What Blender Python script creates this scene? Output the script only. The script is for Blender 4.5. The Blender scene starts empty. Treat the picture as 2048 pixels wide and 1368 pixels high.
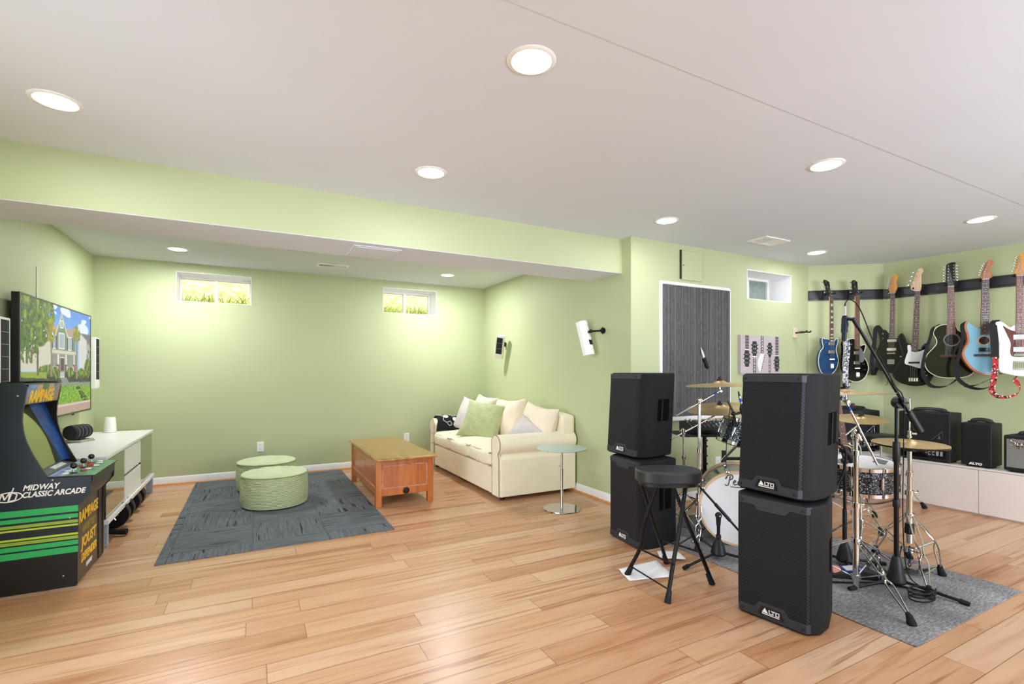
import bpy, bmesh, math, random
from mathutils import Vector, Matrix, noise
random.seed(7)
R = math.radians
PI = math.pi
SC = bpy.context.scene
COL = SC.collection

# ------------------------------------------------------------------ helpers
def lin(c):
    if isinstance(c, str):
        c = [int(c[i:i+2], 16)/255 for i in (0, 2, 4)]
    return tuple(x/12.92 if x <= .04045 else ((x+.055)/1.055)**2.4 for x in c)

def catmull(pts, n=6, closed=True):
    P = [Vector(p) for p in pts]; out = []; N = len(P)
    for i in range(N if closed else N-1):
        g = lambda k: P[k % N] if closed else P[max(0, min(N-1, k))]
        a, b, c, d = g(i-1), g(i), g(i+1), g(i+2)
        for j in range(n):
            t = j/n
            out.append(.5*((2*b)+(c-a)*t+(2*a-5*b+4*c-d)*t*t+(3*b-a-3*c+d)*t**3))
    if not closed: out.append(P[-1])
    return out

class MB:
    def __init__(s): s.v = []; s.f = []; s.mi = []; s.cur = 0; s.M = Matrix()
    def add(s, vs, fs):
        k = len(s.v)
        s.v += [tuple(s.M @ Vector(p)) for p in vs]
        s.f += [tuple(k+i for i in f) for f in fs]
        s.mi += [s.cur]*len(fs)
        return s
    def box(s, x0, x1, y0, y1, z0, z1):
        return s.add([(x0,y0,z0),(x1,y0,z0),(x1,y1,z0),(x0,y1,z0),(x0,y0,z1),(x1,y0,z1),(x1,y1,z1),(x0,y1,z1)],
                     [(0,3,2,1),(4,5,6,7),(0,1,5,4),(1,2,6,5),(2,3,7,6),(3,0,4,7)])
    def bx(s, c, d):
        return s.box(c[0]-d[0]/2, c[0]+d[0]/2, c[1]-d[1]/2, c[1]+d[1]/2, c[2]-d[2]/2, c[2]+d[2]/2)
    def tube(s, pts, r, n=8, closed=False, flat=1.0):
        P = [Vector(p) for p in pts]; N = len(P)
        rs = r if isinstance(r, (list, tuple)) else [r]*N
        up = None; vs = []; fs = []
        for i, p in enumerate(P):
            if closed: t = P[(i+1) % N]-P[i-1]
            else: t = P[min(i+1, N-1)]-P[max(i-1, 0)]
            if t.length < 1e-9: t = Vector((0, 0, 1))
            t.normalize()
            if up is None:
                up = t.orthogonal().normalized()
            up = up - t*up.dot(t)
            if up.length < 1e-6: up = t.orthogonal()
            up.normalize(); w = t.cross(up)
            for k in range(n):
                a = 2*PI*k/n
                vs.append(p+(up*math.cos(a)+w*math.sin(a)*flat)*rs[i])
        for i in range(N if closed else N-1):
            j = (i+1) % N
            for k in range(n):
                l = (k+1) % n
                fs.append((i*n+k, i*n+l, j*n+l, j*n+k))
        if not closed:
            fs.append(tuple(range(n-1, -1, -1))); fs.append(tuple((N-1)*n+k for k in range(n)))
        return s.add(vs, fs)
    def cyl(s, p0, p1, r0, r1=None, n=16):
        return s.tube([p0, p1], [r0, r0 if r1 is None else r1], n)
    def lathe(s, prof, n=32, c=(0,0,0), ax=None, cap=True):
        # prof: (radius, height) from bottom to top, about ax (default z)
        M0 = s.M.copy()
        s.M = s.M @ Matrix.Translation(c)
        if ax is not None: s.M = s.M @ Vector((0,0,1)).rotation_difference(Vector(ax)).to_matrix().to_4x4()
        vs = []; fs = []; m = len(prof)
        for r, z in prof:
            for k in range(n):
                a = 2*PI*k/n; vs.append((r*math.cos(a), r*math.sin(a), z))
        for i in range(m-1):
            for k in range(n):
                l = (k+1) % n; fs.append((i*n+k, i*n+l, (i+1)*n+l, (i+1)*n+k))
        if cap and prof[0][0] > 1e-5: fs.append(tuple(range(n-1, -1, -1)))
        if cap and prof[-1][0] > 1e-5: fs.append(tuple((m-1)*n+k for k in range(n)))
        s.add(vs, fs); s.M = M0
        return s
    def prism(s, pts, a, b, axis='y'):
        f = {'y': lambda p, t: (p[0], t, p[1]), 'z': lambda p, t: (p[0], p[1], t), 'x': lambda p, t: (t, p[0], p[1])}[axis]
        n = len(pts)
        area = sum(pts[i][0]*pts[(i+1) % n][1]-pts[(i+1) % n][0]*pts[i][1] for i in range(n))
        pts = list(pts) if (area > 0) == (axis != 'y') else list(pts)[::-1]
        vs = [f(p, a) for p in pts]+[f(p, b) for p in pts]
        fs = [tuple(range(n-1, -1, -1)), tuple(range(n, 2*n))]+[(i, (i+1) % n, n+(i+1) % n, n+i) for i in range(n)]
        return s.add(vs, fs)
    def ball(s, c, r, n=16, m=10, sc=(1,1,1)):
        M0 = s.M.copy(); s.M = s.M @ Matrix.Translation(c) @ Matrix.Diagonal((*sc, 1))
        pr = [(r*math.sin(PI*i/m), -r*math.cos(PI*i/m)) for i in range(m+1)]
        pr[0] = (r*.02, -r); pr[-1] = (r*.02, r)
        s.lathe(pr, n); s.M = M0
        return s
    def soft(s, c, d, r, crown=(0,0,0), n=10, amp=0, seed=0, fr=6):
        # a stuffed box: rounded edges, sides that swell outwards, faint wrinkles
        h = Vector(d)/2; vs = {}; L = []; fs = []
        def vid(i, j, k):
            if (i,j,k) in vs: return vs[(i,j,k)]
            u = Vector((2*i/n-1, 2*j/n-1, 2*k/n-1))
            p = Vector((u.x*h.x, u.y*h.y, u.z*h.z))
            q = Vector([max(-(h[a]-r), min(h[a]-r, p[a])) for a in range(3)])
            e = p-q
            if e.length > 1e-9: p = q+e.normalized()*r
            w = [(1-u[a]*u[a]) for a in range(3)]
            p.x += u.x*crown[0]*w[1]*w[2]; p.y += u.y*crown[1]*w[0]*w[2]; p.z += u.z*crown[2]*w[0]*w[1]
            if amp:
                p += noise.noise_vector(p*fr+Vector((seed*7.3, seed, 0)))*amp
            vs[(i,j,k)] = len(L); L.append(p+Vector(c)); return vs[(i,j,k)]
        for a in range(n):
            for b in range(n):
                fs += [(vid(a,b,0),vid(a,b+1,0),vid(a+1,b+1,0),vid(a+1,b,0)), (vid(a,b,n),vid(a+1,b,n),vid(a+1,b+1,n),vid(a,b+1,n)),
                       (vid(a,0,b),vid(a+1,0,b),vid(a+1,0,b+1),vid(a,0,b+1)), (vid(a,n,b),vid(a,n,b+1),vid(a+1,n,b+1),vid(a+1,n,b)),
                       (vid(0,a,b),vid(0,a,b+1),vid(0,a+1,b+1),vid(0,a+1,b)), (vid(n,a,b),vid(n,a+1,b),vid(n,a+1,b+1),vid(n,a,b+1))]
        return s.add(L, fs)
    def pillow(s, w, h, t, n=22, amp=.006, seed=0, ears=.05):
        # lies in the x-z plane, thickness along y
        L = []; fs = []
        for side in (-1, 1):
            for i in range(n+1):
                for j in range(n+1):
                    u = 2*i/n-1; v = 2*j/n-1
                    k = ((1-u*u)*(1-v*v))**.42 if abs(u) < 1 and abs(v) < 1 else 0
                    x = w/2*u*(1-ears*2*(1-v*v)*abs(u)); z = h/2*v*(1-ears*2*(1-u*u)*abs(v))
                    y = side*(t/2*k+.004)
                    nv = noise.noise_vector(Vector((x*7+seed*3.1, z*7, seed)))
                    L.append((x+nv.x*amp, y+side*nv.y*amp*2*min(1, k+.2)+noise.noise(Vector((x*3, z*3, seed+9)))*amp, z+nv.z*amp))
        N = (n+1)**2
        for i in range(n):
            for j in range(n):
                a = i*(n+1)+j
                fs.append((a, a+n+1, a+n+2, a+1)); b = N+a
                fs.append((b, b+1, b+n+2, b+n+1))
        for i in range(n):
            for q in ((i*(n+1), (i+1)*(n+1)), ((i+1)*(n+1)+n, i*(n+1)+n), (i+1, i), (n*(n+1)+i, n*(n+1)+i+1)):
                fs.append((q[0], q[0]+N, q[1]+N, q[1]))
        return s.add(L, fs)
    def ribbon(s, pts, wd, w, th=.003, n=5):
        # a strap that follows pts; wd is its width direction (one or one per point)
        P = catmull(pts, n, False); N = len(P); W = wd if isinstance(wd, list) else None; vs = []; fs = []
        for i, p in enumerate(P):
            if W:
                q = i/(N-1)*(len(W)-1); k = min(int(q), len(W)-2); d = Vector(W[k]).lerp(Vector(W[k+1]), q-k).normalized()
            else: d = Vector(wd).normalized()
            t = (P[min(i+1, N-1)]-P[max(i-1, 0)]).normalized(); m = t.cross(d)
            m = m.normalized() if m.length > 1e-4 else t.orthogonal().normalized()
            vs += [p+d*w/2+m*th/2, p-d*w/2+m*th/2, p-d*w/2-m*th/2, p+d*w/2-m*th/2]
        for i in range(N-1):
            for k in range(4):
                l = (k+1) % 4; fs.append((i*4+k, i*4+l, i*4+4+l, i*4+4+k))
        fs += [(3,2,1,0), tuple((N-1)*4+k for k in range(4))]
        return s.add(vs, fs)
    def build(s, name, m, parent=None, bev=0, seg=2, label=None, smooth=38, loc=None):
        me = bpy.data.meshes.new(name); me.from_pydata(s.v, [], s.f); me.update()
        ms = m if isinstance(m, (list, tuple)) else [m]
        for q in ms: me.materials.append(q)
        me.polygons.foreach_set('material_index', s.mi)
        me.shade_smooth()
        try: me.set_sharp_from_angle(angle=R(smooth))
        except Exception: pass
        o = bpy.data.objects.new(name, me); COL.objects.link(o)
        if parent: o.parent = parent
        if loc: o.location = loc
        if bev:
            b = o.modifiers.new('Bevel', 'BEVEL'); b.width = bev; b.segments = seg; b.limit_method = 'ANGLE'; b.angle_limit = R(40); b.harden_normals = True
        if label: o['label'] = label
        return o

def tag(o, label, cat, group=None, kind=None):
    o['label'] = label; o['category'] = cat
    if group: o['group'] = group
    if kind: o['kind'] = kind
    return o
def thing(name, label, cat, loc=(0,0,0), rz=0, group=None, rot=None):
    o = bpy.data.objects.new(name, None); COL.objects.link(o); o.empty_display_size = .1
    o.location = loc; o.rotation_euler = rot if rot else (0, 0, rz)
    return tag(o, label, cat, group)
def struct(o):
    o['kind'] = 'structure'; return o
def dup(root, loc, rz=None, label=None, rot=None):
    def cp(o, par):
        c = o.copy(); COL.objects.link(c)
        if par: c.parent = par
        for ch in list(o.children): cp(ch, c)
        return c
    r = cp(root, None); r.location = loc
    if rz is not None: r.rotation_euler = (0, 0, rz)
    if rot: r.rotation_euler = rot
    if label: r['label'] = label
    return r
def text(name, body, size, M, m, parent=None, ext=.0008, shear=0, offset=0, sx=1.0, align='CENTER', space=1.0):
    # M maps local text (x right, y up, z out of the surface) to parent space
    cu = bpy.data.curves.new(name, 'FONT'); cu.body = body; cu.size = size; cu.extrude = ext; cu.shear = shear; cu.offset = offset
    cu.align_x = align; cu.align_y = 'CENTER'; cu.resolution_u = 3; cu.space_character = space
    t = bpy.data.objects.new(name, cu); COL.objects.link(t)
    dg = bpy.context.evaluated_depsgraph_get(); me = bpy.data.meshes.new_from_object(t.evaluated_get(dg))
    bpy.data.objects.remove(t); bpy.data.curves.remove(cu)
    me.transform(M @ Matrix.Diagonal((sx, 1, 1, 1))); me.materials.clear(); me.materials.append(m); me.name = name
    o = bpy.data.objects.new(name, me); COL.objects.link(o)
    if parent: o.parent = parent
    return o
def frame(o, x, y):
    # matrix with origin o, columns x, y and their cross product
    x = Vector(x).normalized(); y = Vector(y).normalized(); z = x.cross(y)
    m = Matrix((x, y, z)).transposed().to_4x4(); m.translation = Vector(o); return m

# ---------------------------------------------------------------- materials
MATS = {}
def mat(name, col, rough=.5, metal=0.0, var=.06, vs=8, bump=0.0, bs=60, coat=0, emis=0, col2=None, spec=.5, trans=0, ior=1.45, stretch=(1,1,1), sheen=0):
    m = bpy.data.materials.new(name); m.use_nodes = True; MATS[name] = m
    nt = m.node_tree; b = nt.nodes['Principled BSDF']; N = nt.nodes.new; L = nt.links.new
    c = lin(col)
    tc = N('ShaderNodeTexCoord'); mp = N('ShaderNodeMapping'); mp.inputs['Scale'].default_value = stretch
    L(tc.outputs['Object'], mp.inputs['Vector'])
    nz = N('ShaderNodeTexNoise'); nz.inputs['Scale'].default_value = vs; nz.inputs['Detail'].default_value = 4
    L(mp.outputs['Vector'], nz.inputs['Vector'])
    cr = N('ShaderNodeValToRGB'); cr.color_ramp.elements[0].position = .3; cr.color_ramp.elements[1].position = .7
    c2 = lin(col2) if col2 else tuple(min(1, x*(1+var)) for x in c)
    c1 = c if col2 else tuple(x*(1-var) for x in c)
    cr.color_ramp.elements[0].color = (*c1, 1); cr.color_ramp.elements[1].color = (*c2, 1)
    L(nz.outputs['Fac'], cr.inputs['Fac']); L(cr.outputs['Color'], b.inputs['Base Color'])
    b.inputs['Roughness'].default_value = rough; b.inputs['Metallic'].default_value = metal
    b.inputs['Coat Weight'].default_value = coat; b.inputs['Coat Roughness'].default_value = .08
    b.inputs['Specular IOR Level'].default_value = spec; b.inputs['IOR'].default_value = ior
    b.inputs['Transmission Weight'].default_value = trans
    if sheen: b.inputs['Sheen Weight'].default_value = sheen
    if emis:
        b.inputs['Emission Color'].default_value = (*c, 1); b.inputs['Emission Strength'].default_value = emis
    if bump:
        n2 = N('ShaderNodeTexNoise'); n2.inputs['Scale'].default_value = bs; n2.inputs['Detail'].default_value = 3
        L(mp.outputs['Vector'], n2.inputs['Vector'])
        bp = N('ShaderNodeBump'); bp.inputs['Strength'].default_value = bump; bp.inputs['Distance'].default_value = .004
        L(n2.outputs['Fac'], bp.inputs['Height']); L(bp.outputs['Normal'], b.inputs['Normal'])
    return m
def nodes(m): return m.node_tree, m.node_tree.nodes['Principled BSDF'], m.node_tree.nodes.new, m.node_tree.links.new
def math_n(nt, op, a, b=None, c=None):
    n = nt.nodes.new('ShaderNodeMath'); n.operation = op
    for i, v in enumerate((a, b, c)):
        if v is None: continue
        if isinstance(v, (int, float)): n.inputs[i].default_value = v
        else: nt.links.new(v, n.inputs[i])
    return n.outputs[0]
def ramp(nt, fac, stops, const=False):
    r = nt.nodes.new('ShaderNodeValToRGB'); e = r.color_ramp.elements
    if const: r.color_ramp.interpolation = 'CONSTANT'
    while len(e) < len(stops): e.new(.5)
    for k, (p, c) in enumerate(stops): e[k].position = p; e[k].color = (*(c if not isinstance(c, str) else lin(c)), 1)
    nt.links.new(fac, r.inputs['Fac']); return r.outputs['Color']
def mixc(nt, fac, a, b, mode='MIX'):
    n = nt.nodes.new('ShaderNodeMix'); n.data_type = 'RGBA'; n.blend_type = mode
    for k, v in ((0, fac), (6, a), (7, b)):
        if isinstance(v, (int, float)): n.inputs[k].default_value = v
        elif isinstance(v, tuple): n.inputs[k].default_value = (*v, 1)
        else: nt.links.new(v, n.inputs[k])
    return n.outputs[2]

def wood_floor():
    m = mat('maple_planks', 'd9b48a', .3); nt, b, N, L = nodes(m)
    tc = N('ShaderNodeTexCoord'); sp = N('ShaderNodeSeparateXYZ'); L(tc.outputs['Object'], sp.inputs[0])
    W = .145; LEN = 1.28
    yr = math_n(nt, 'DIVIDE', sp.outputs[1], W); row = math_n(nt, 'FLOOR', yr); fy = math_n(nt, 'FRACT', yr)
    w1 = N('ShaderNodeTexWhiteNoise'); w1.noise_dimensions = '1D'; L(row, w1.inputs['W'])
    xs = math_n(nt, 'ADD', math_n(nt, 'DIVIDE', sp.outputs[0], LEN), w1.outputs['Value'])
    col = math_n(nt, 'FLOOR', xs); fx = math_n(nt, 'FRACT', xs)
    cb = N('ShaderNodeCombineXYZ'); L(row, cb.inputs[0]); L(col, cb.inputs[1])
    w2 = N('ShaderNodeTexWhiteNoise'); w2.noise_dimensions = '2D'; L(cb.outputs[0], w2.inputs['Vector'])
    base = ramp(nt, w2.outputs['Value'], [(0, 'c2915f'), (.22, 'd3a577'), (.45, 'ddb586'), (.7, 'e9c99f'), (.88, 'efd3ac'), (1, 'c89a6a')])
    # grain runs along the plank; every plank has its own offset
    g = N('ShaderNodeCombineXYZ')
    L(math_n(nt, 'ADD', math_n(nt, 'MULTIPLY', sp.outputs[0], 1.1), math_n(nt, 'MULTIPLY', w2.outputs['Value'], 37)), g.inputs[0])
    L(math_n(nt, 'MULTIPLY', sp.outputs[1], 13), g.inputs[1]); L(math_n(nt, 'MULTIPLY', w2.outputs['Value'], 91), g.inputs[2])
    n1 = N('ShaderNodeTexNoise'); n1.inputs['Scale'].default_value = 1.5; n1.inputs['Detail'].default_value = 7; n1.inputs['Roughness'].default_value = .62; n1.inputs['Distortion'].default_value = .5
    L(g.outputs[0], n1.inputs['Vector'])
    c = mixc(nt, .45, base, ramp(nt, n1.outputs['Fac'], [(.3, 'a87545'), (.42, 'd0a172'), (.58, 'e6c296'), (.75, 'd2a576')]), 'MIX')
    n2 = N('ShaderNodeTexNoise'); n2.inputs['Scale'].default_value = .85; n2.inputs['Detail'].default_value = 6; n2.inputs['Distortion'].default_value = .7
    gs = N('ShaderNodeVectorMath'); gs.operation = 'MULTIPLY'; gs.inputs[1].default_value = (.8, 2.1, 1); L(g.outputs[0], gs.inputs[0]); L(gs.outputs[0], n2.inputs['Vector'])
    streak = ramp(nt, n2.outputs['Fac'], [(.57, (0,0,0)), (.66, (.8,.8,.8)), (.72, (.3,.3,.3))])
    c = mixc(nt, streak, c, lin('ab7344'))
    e = .012
    gap = math_n(nt, 'MAXIMUM', math_n(nt, 'LESS_THAN', fy, .022), math_n(nt, 'LESS_THAN', fx, .0026))
    c = mixc(nt, math_n(nt, 'MULTIPLY', gap, .75), c, lin('7a4a28'))
    c = mixc(nt, 1.0, c, (.79, .70, .71), 'MULTIPLY')
    L(c, b.inputs['Base Color'])
    r = math_n(nt, 'ADD', .24, math_n(nt, 'MULTIPLY', n1.outputs['Fac'], .12)); L(r, b.inputs['Roughness'])
    bp = N('ShaderNodeBump'); bp.inputs['Strength'].default_value = .25; bp.inputs['Distance'].default_value = .002; bp.invert = True
    L(gap, bp.inputs['Height']); L(bp.outputs['Normal'], b.inputs['Normal'])
    return m

def wood(name, dark, mid, light, axis=0, sc=1.0, rough=.35, coat=.2):
    m = mat(name, mid, rough, coat=coat); nt, b, N, L = nodes(m)
    tc = N('ShaderNodeTexCoord'); mp = N('ShaderNodeMapping'); s = [16, 16, 16]; s[axis] = 1.3
    mp.inputs['Scale'].default_value = [q*sc for q in s]; L(tc.outputs['Object'], mp.inputs[0])
    n = N('ShaderNodeTexNoise'); n.inputs['Scale'].default_value = 1.6; n.inputs['Detail'].default_value = 6; n.inputs['Distortion'].default_value = .6; L(mp.outputs[0], n.inputs['Vector'])
    L(ramp(nt, n.outputs['Fac'], [(.25, dark), (.5, mid), (.75, light)]), b.inputs['Base Color'])
    return m

def carpet_tile():
    m = mat('carpet_tiles', '55595c', .95); nt, b, N, L = nodes(m)
    tc = N('ShaderNodeTexCoord'); sp = N('ShaderNodeSeparateXYZ'); L(tc.outputs['Object'], sp.inputs[0])
    T = .5
    ux = math_n(nt, 'DIVIDE', sp.outputs[0], T); uy = math_n(nt, 'DIVIDE', sp.outputs[1], T)
    ix = math_n(nt, 'FLOOR', ux); iy = math_n(nt, 'FLOOR', uy)
    par = math_n(nt, 'MODULO', math_n(nt, 'ABSOLUTE', math_n(nt, 'ADD', ix, iy)), 2)
    cb = N('ShaderNodeCombineXYZ'); L(ix, cb.inputs[0]); L(iy, cb.inputs[1])
    wn = N('ShaderNodeTexWhiteNoise'); wn.noise_dimensions = '2D'; L(cb.outputs[0], wn.inputs['Vector'])
    # alternate tiles are laid with their ribs crosswise
    a = N('ShaderNodeMix'); a.data_type = 'FLOAT'; L(par, a.inputs[0]); L(sp.outputs[0], a.inputs[2]); L(sp.outputs[1], a.inputs[3])
    o = N('ShaderNodeMix'); o.data_type = 'FLOAT'; L(par, o.inputs[0]); L(sp.outputs[1], o.inputs[2]); L(sp.outputs[0], o.inputs[3])
    A = a.outputs[0]; O = o.outputs[0]
    rib = math_n(nt, 'SINE', math_n(nt, 'MULTIPLY', A, 430))
    g = N('ShaderNodeCombineXYZ'); L(math_n(nt, 'MULTIPLY', A, 75), g.inputs[0]); L(math_n(nt, 'MULTIPLY', O, 5), g.inputs[1]); L(math_n(nt, 'MULTIPLY', wn.outputs['Value'], 50), g.inputs[2])
    n = N('ShaderNodeTexNoise'); n.inputs['Scale'].default_value = 1.0; n.inputs['Detail'].default_value = 3; L(g.outputs[0], n.inputs['Vector'])
    c = ramp(nt, n.outputs['Fac'], [(.3, '505559'), (.5, '62676a'), (.72, '70757a')])
    g2 = N('ShaderNodeCombineXYZ'); L(math_n(nt, 'MULTIPLY', A, 46), g2.inputs[0]); L(math_n(nt, 'MULTIPLY', O, 2.6), g2.inputs[1]); L(math_n(nt, 'MULTIPLY', wn.outputs['Value'], 83), g2.inputs[2])
    n3 = N('ShaderNodeTexNoise'); n3.inputs['Scale'].default_value = 1.0; n3.inputs['Detail'].default_value = 1; L(g2.outputs[0], n3.inputs['Vector'])
    line = ramp(nt, n3.outputs['Fac'], [(.66, (0,0,0)), (.68, (.9,.9,.9))])
    c = mixc(nt, line, c, lin('23262a'))
    e = math_n(nt, 'MAXIMUM', math_n(nt, 'LESS_THAN', math_n(nt, 'FRACT', ux), .012), math_n(nt, 'LESS_THAN', math_n(nt, 'FRACT', uy), .012))
    c = mixc(nt, math_n(nt, 'MULTIPLY', e, .45), c, lin('2c2f33'))
    L(c, b.inputs['Base Color'])
    n4 = N('ShaderNodeTexNoise'); n4.inputs['Scale'].default_value = 260; L(tc.outputs['Object'], n4.inputs['Vector'])
    bp = N('ShaderNodeBump'); bp.inputs['Strength'].default_value = .6; bp.inputs['Distance'].default_value = .004
    L(math_n(nt, 'ADD', math_n(nt, 'MULTIPLY', rib, .35), n4.outputs['Fac']), bp.inputs['Height']); L(bp.outputs['Normal'], b.inputs['Normal'])
    return m

def heather_rug():
    m = mat('heathered_rug', '7c7b7c', .95); nt, b, N, L = nodes(m)
    tc = N('ShaderNodeTexCoord'); mp = N('ShaderNodeMapping'); mp.inputs['Scale'].default_value = (13, 48, 1); mp.inputs['Rotation'].default_value = (0, 0, R(12)); L(tc.outputs['Object'], mp.inputs[0])
    n = N('ShaderNodeTexNoise'); n.inputs['Scale'].default_value = 2.2; n.inputs['Detail'].default_value = 9; n.inputs['Roughness'].default_value = .8; L(mp.outputs[0], n.inputs['Vector'])
    n2 = N('ShaderNodeTexNoise'); n2.inputs['Scale'].default_value = 4; n2.inputs['Detail'].default_value = 2; L(tc.outputs['Object'], n2.inputs['Vector'])
    f = math_n(nt, 'ADD', math_n(nt, 'MULTIPLY', n.outputs['Fac'], .8), math_n(nt, 'MULTIPLY', n2.outputs['Fac'], .2))
    L(ramp(nt, f, [(.34, '525150'), (.47, '757372'), (.55, '979593'), (.66, 'c6c4c0')]), b.inputs['Base Color'])
    bp = N('ShaderNodeBump'); bp.inputs['Strength'].default_value = .5; bp.inputs['Distance'].default_value = .005
    L(n.outputs['Fac'], bp.inputs['Height']); L(bp.outputs['Normal'], b.inputs['Normal'])
    return m

def grille_mat(name, cell=.0098):
    m = mat(name, '16171a', .5, 0, spec=.25); nt, b, N, L = nodes(m)
    tc = N('ShaderNodeTexCoord'); mp = N('ShaderNodeMapping'); mp.inputs['Scale'].default_value = (1/cell, .001, 1/(cell*.866)); L(tc.outputs['Object'], mp.inputs[0])
    sp = N('ShaderNodeSeparateXYZ'); L(mp.outputs[0], sp.inputs[0])
    row = math_n(nt, 'MODULO', math_n(nt, 'FLOOR', sp.outputs[2]), 2)
    fx = math_n(nt, 'SUBTRACT', math_n(nt, 'FRACT', math_n(nt, 'ADD', sp.outputs[0], math_n(nt, 'MULTIPLY', row, .5))), .5)
    fz = math_n(nt, 'MULTIPLY', math_n(nt, 'SUBTRACT', math_n(nt, 'FRACT', sp.outputs[2]), .5), .866)
    d = math_n(nt, 'SQRT', math_n(nt, 'ADD', math_n(nt, 'MULTIPLY', fx, fx), math_n(nt, 'MULTIPLY', fz, fz)))
    c = ramp(nt, d, [(.30, '050506'), (.38, '2b2d32')]); L(c, b.inputs['Base Color'])
    bp = N('ShaderNodeBump'); bp.inputs['Strength'].default_value = .5; bp.inputs['Distance'].default_value = .002
    L(math_n(nt, 'GREATER_THAN', d, .34), bp.inputs['Height']); L(bp.outputs['Normal'], b.inputs['Normal'])
    return m

def voro_mat(name, stops, scale, rough=.25, metal=.2, coat=.6):
    m = mat(name, '444444', rough, metal, coat=coat); nt, b, N, L = nodes(m)
    tc = N('ShaderNodeTexCoord'); v = N('ShaderNodeTexVoronoi'); v.inputs['Scale'].default_value = scale; L(tc.outputs['Object'], v.inputs['Vector'])
    s = N('ShaderNodeSeparateColor'); L(v.outputs['Color'], s.inputs[0])
    L(ramp(nt, s.outputs[0], stops, True), b.inputs['Base Color']); return m

def stripe_mat(name, stops, axis, freq, rough=.8, noise_amt=.0, bump=.0):
    m = mat(name, stops[0][1], rough); nt, b, N, L = nodes(m)
    tc = N('ShaderNodeTexCoord'); sp = N('ShaderNodeSeparateXYZ'); L(tc.outputs['Object'], sp.inputs[0])
    f = math_n(nt, 'FRACT', math_n(nt, 'MULTIPLY', sp.outputs[axis], freq))
    if noise_amt:
        n = N('ShaderNodeTexNoise'); n.inputs['Scale'].default_value = 30; L(tc.outputs['Object'], n.inputs['Vector'])
        f = math_n(nt, 'ADD', math_n(nt, 'MULTIPLY', f, 1-noise_amt), math_n(nt, 'MULTIPLY', n.outputs['Fac'], noise_amt))
    L(ramp(nt, f, stops), b.inputs['Base Color'])
    if bump:
        bp = N('ShaderNodeBump'); bp.inputs['Strength'].default_value = bump; bp.inputs['Distance'].default_value = .004
        L(math_n(nt, 'SINE', math_n(nt, 'MULTIPLY', sp.outputs[axis], freq*2*PI)), bp.inputs['Height']); L(bp.outputs['Normal'], b.inputs['Normal'])
    return m

def picture_mat(name, emis=0, rough=.5):
    # shows the colours stored on the mesh: the printed or displayed picture itself
    m = bpy.data.materials.new(name); m.use_nodes = True; nt, b, N, L = nodes(m)
    a = N('ShaderNodeAttribute'); a.attribute_name = 'picture'
    nz = N('ShaderNodeTexNoise'); nz.inputs['Scale'].default_value = 300; c = mixc(nt, .03, a.outputs['Color'], nz.outputs['Color'])
    L(c, b.inputs['Base Color']); b.inputs['Roughness'].default_value = rough
    if emis:
        L(c, b.inputs['Emission Color']); b.inputs['Emission Strength'].default_value = emis
        b.inputs['Base Color'].default_value = (.01,.01,.01,1); nt.links.remove(b.inputs['Base Color'].links[0])
    return m
def picture(name, O, U, V, nx, ny, fn, m, parent=None):
    # a flat grid at O spanned by U (right) and V (down); fn(u, v) gives its colour
    O, U, V = Vector(O), Vector(U), Vector(V)
    vs = [O+U*(i/nx)+V*(j/ny) for j in range(ny+1) for i in range(nx+1)]
    fs = [(j*(nx+1)+i, (j+1)*(nx+1)+i, (j+1)*(nx+1)+i+1, j*(nx+1)+i+1) for j in range(ny) for i in range(nx)]
    me = bpy.data.meshes.new(name); me.from_pydata([tuple(v) for v in vs], [], fs)
    at = me.color_attributes.new('picture', 'FLOAT_COLOR', 'POINT')
    cols = []
    for j in range(ny+1):
        for i in range(nx+1):
            c = fn(i/nx, j/ny); cols += [*lin(c), 1.0]
    at.data.foreach_set('color', cols); me.materials.append(m); me.update()
    o = bpy.data.objects.new(name, me); COL.objects.link(o)
    if parent: o.parent = parent
    return o

WALL = mat('sage_wall_paint', 'bbc397', .6, var=.015, vs=2, bump=.06, bs=180)
CEIL = mat('ceiling_paint', 'dbe0e7', .85, var=.01, vs=2, bump=.05, bs=150)
TRIM = mat('white_trim', 'efeeec', .35, var=.01)
FLOOR = wood_floor()
SHOE = wood('oak_shoe_moulding', 'b8743c', 'c98748', 'd79a5c', 0)
WHITE = mat('white_lacquer', 'eceae4', .3, var=.01)
WHITEP = mat('white_plastic', 'f1f0ea', .35, var=.01)
BLACK = mat('black_plastic', '17181a', .45, var=.1, bump=.05, bs=300)
BLACKM = mat('black_metal', '121315', .35, .4, var=.08)
TOLEX = mat('black_tolex', '131314', .6, bump=.4, bs=400, var=.15)
CHROME = mat('chrome', 'd6d7da', .08, 1, var=.02)
STEEL = mat('brushed_steel', 'b5b6b8', .25, 1, var=.05)
GLOSSB = mat('gloss_black', '0b0b0c', .12, coat=.6, var=.1)
RUBBER = mat('rubber', '0e0e0f', .8, var=.1, bump=.2)
LENS = mat('lamp_lens', 'fffaf2', .4, emis=9)
DARKV = mat('vent_shadow', '2c2b29', .9)
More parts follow.
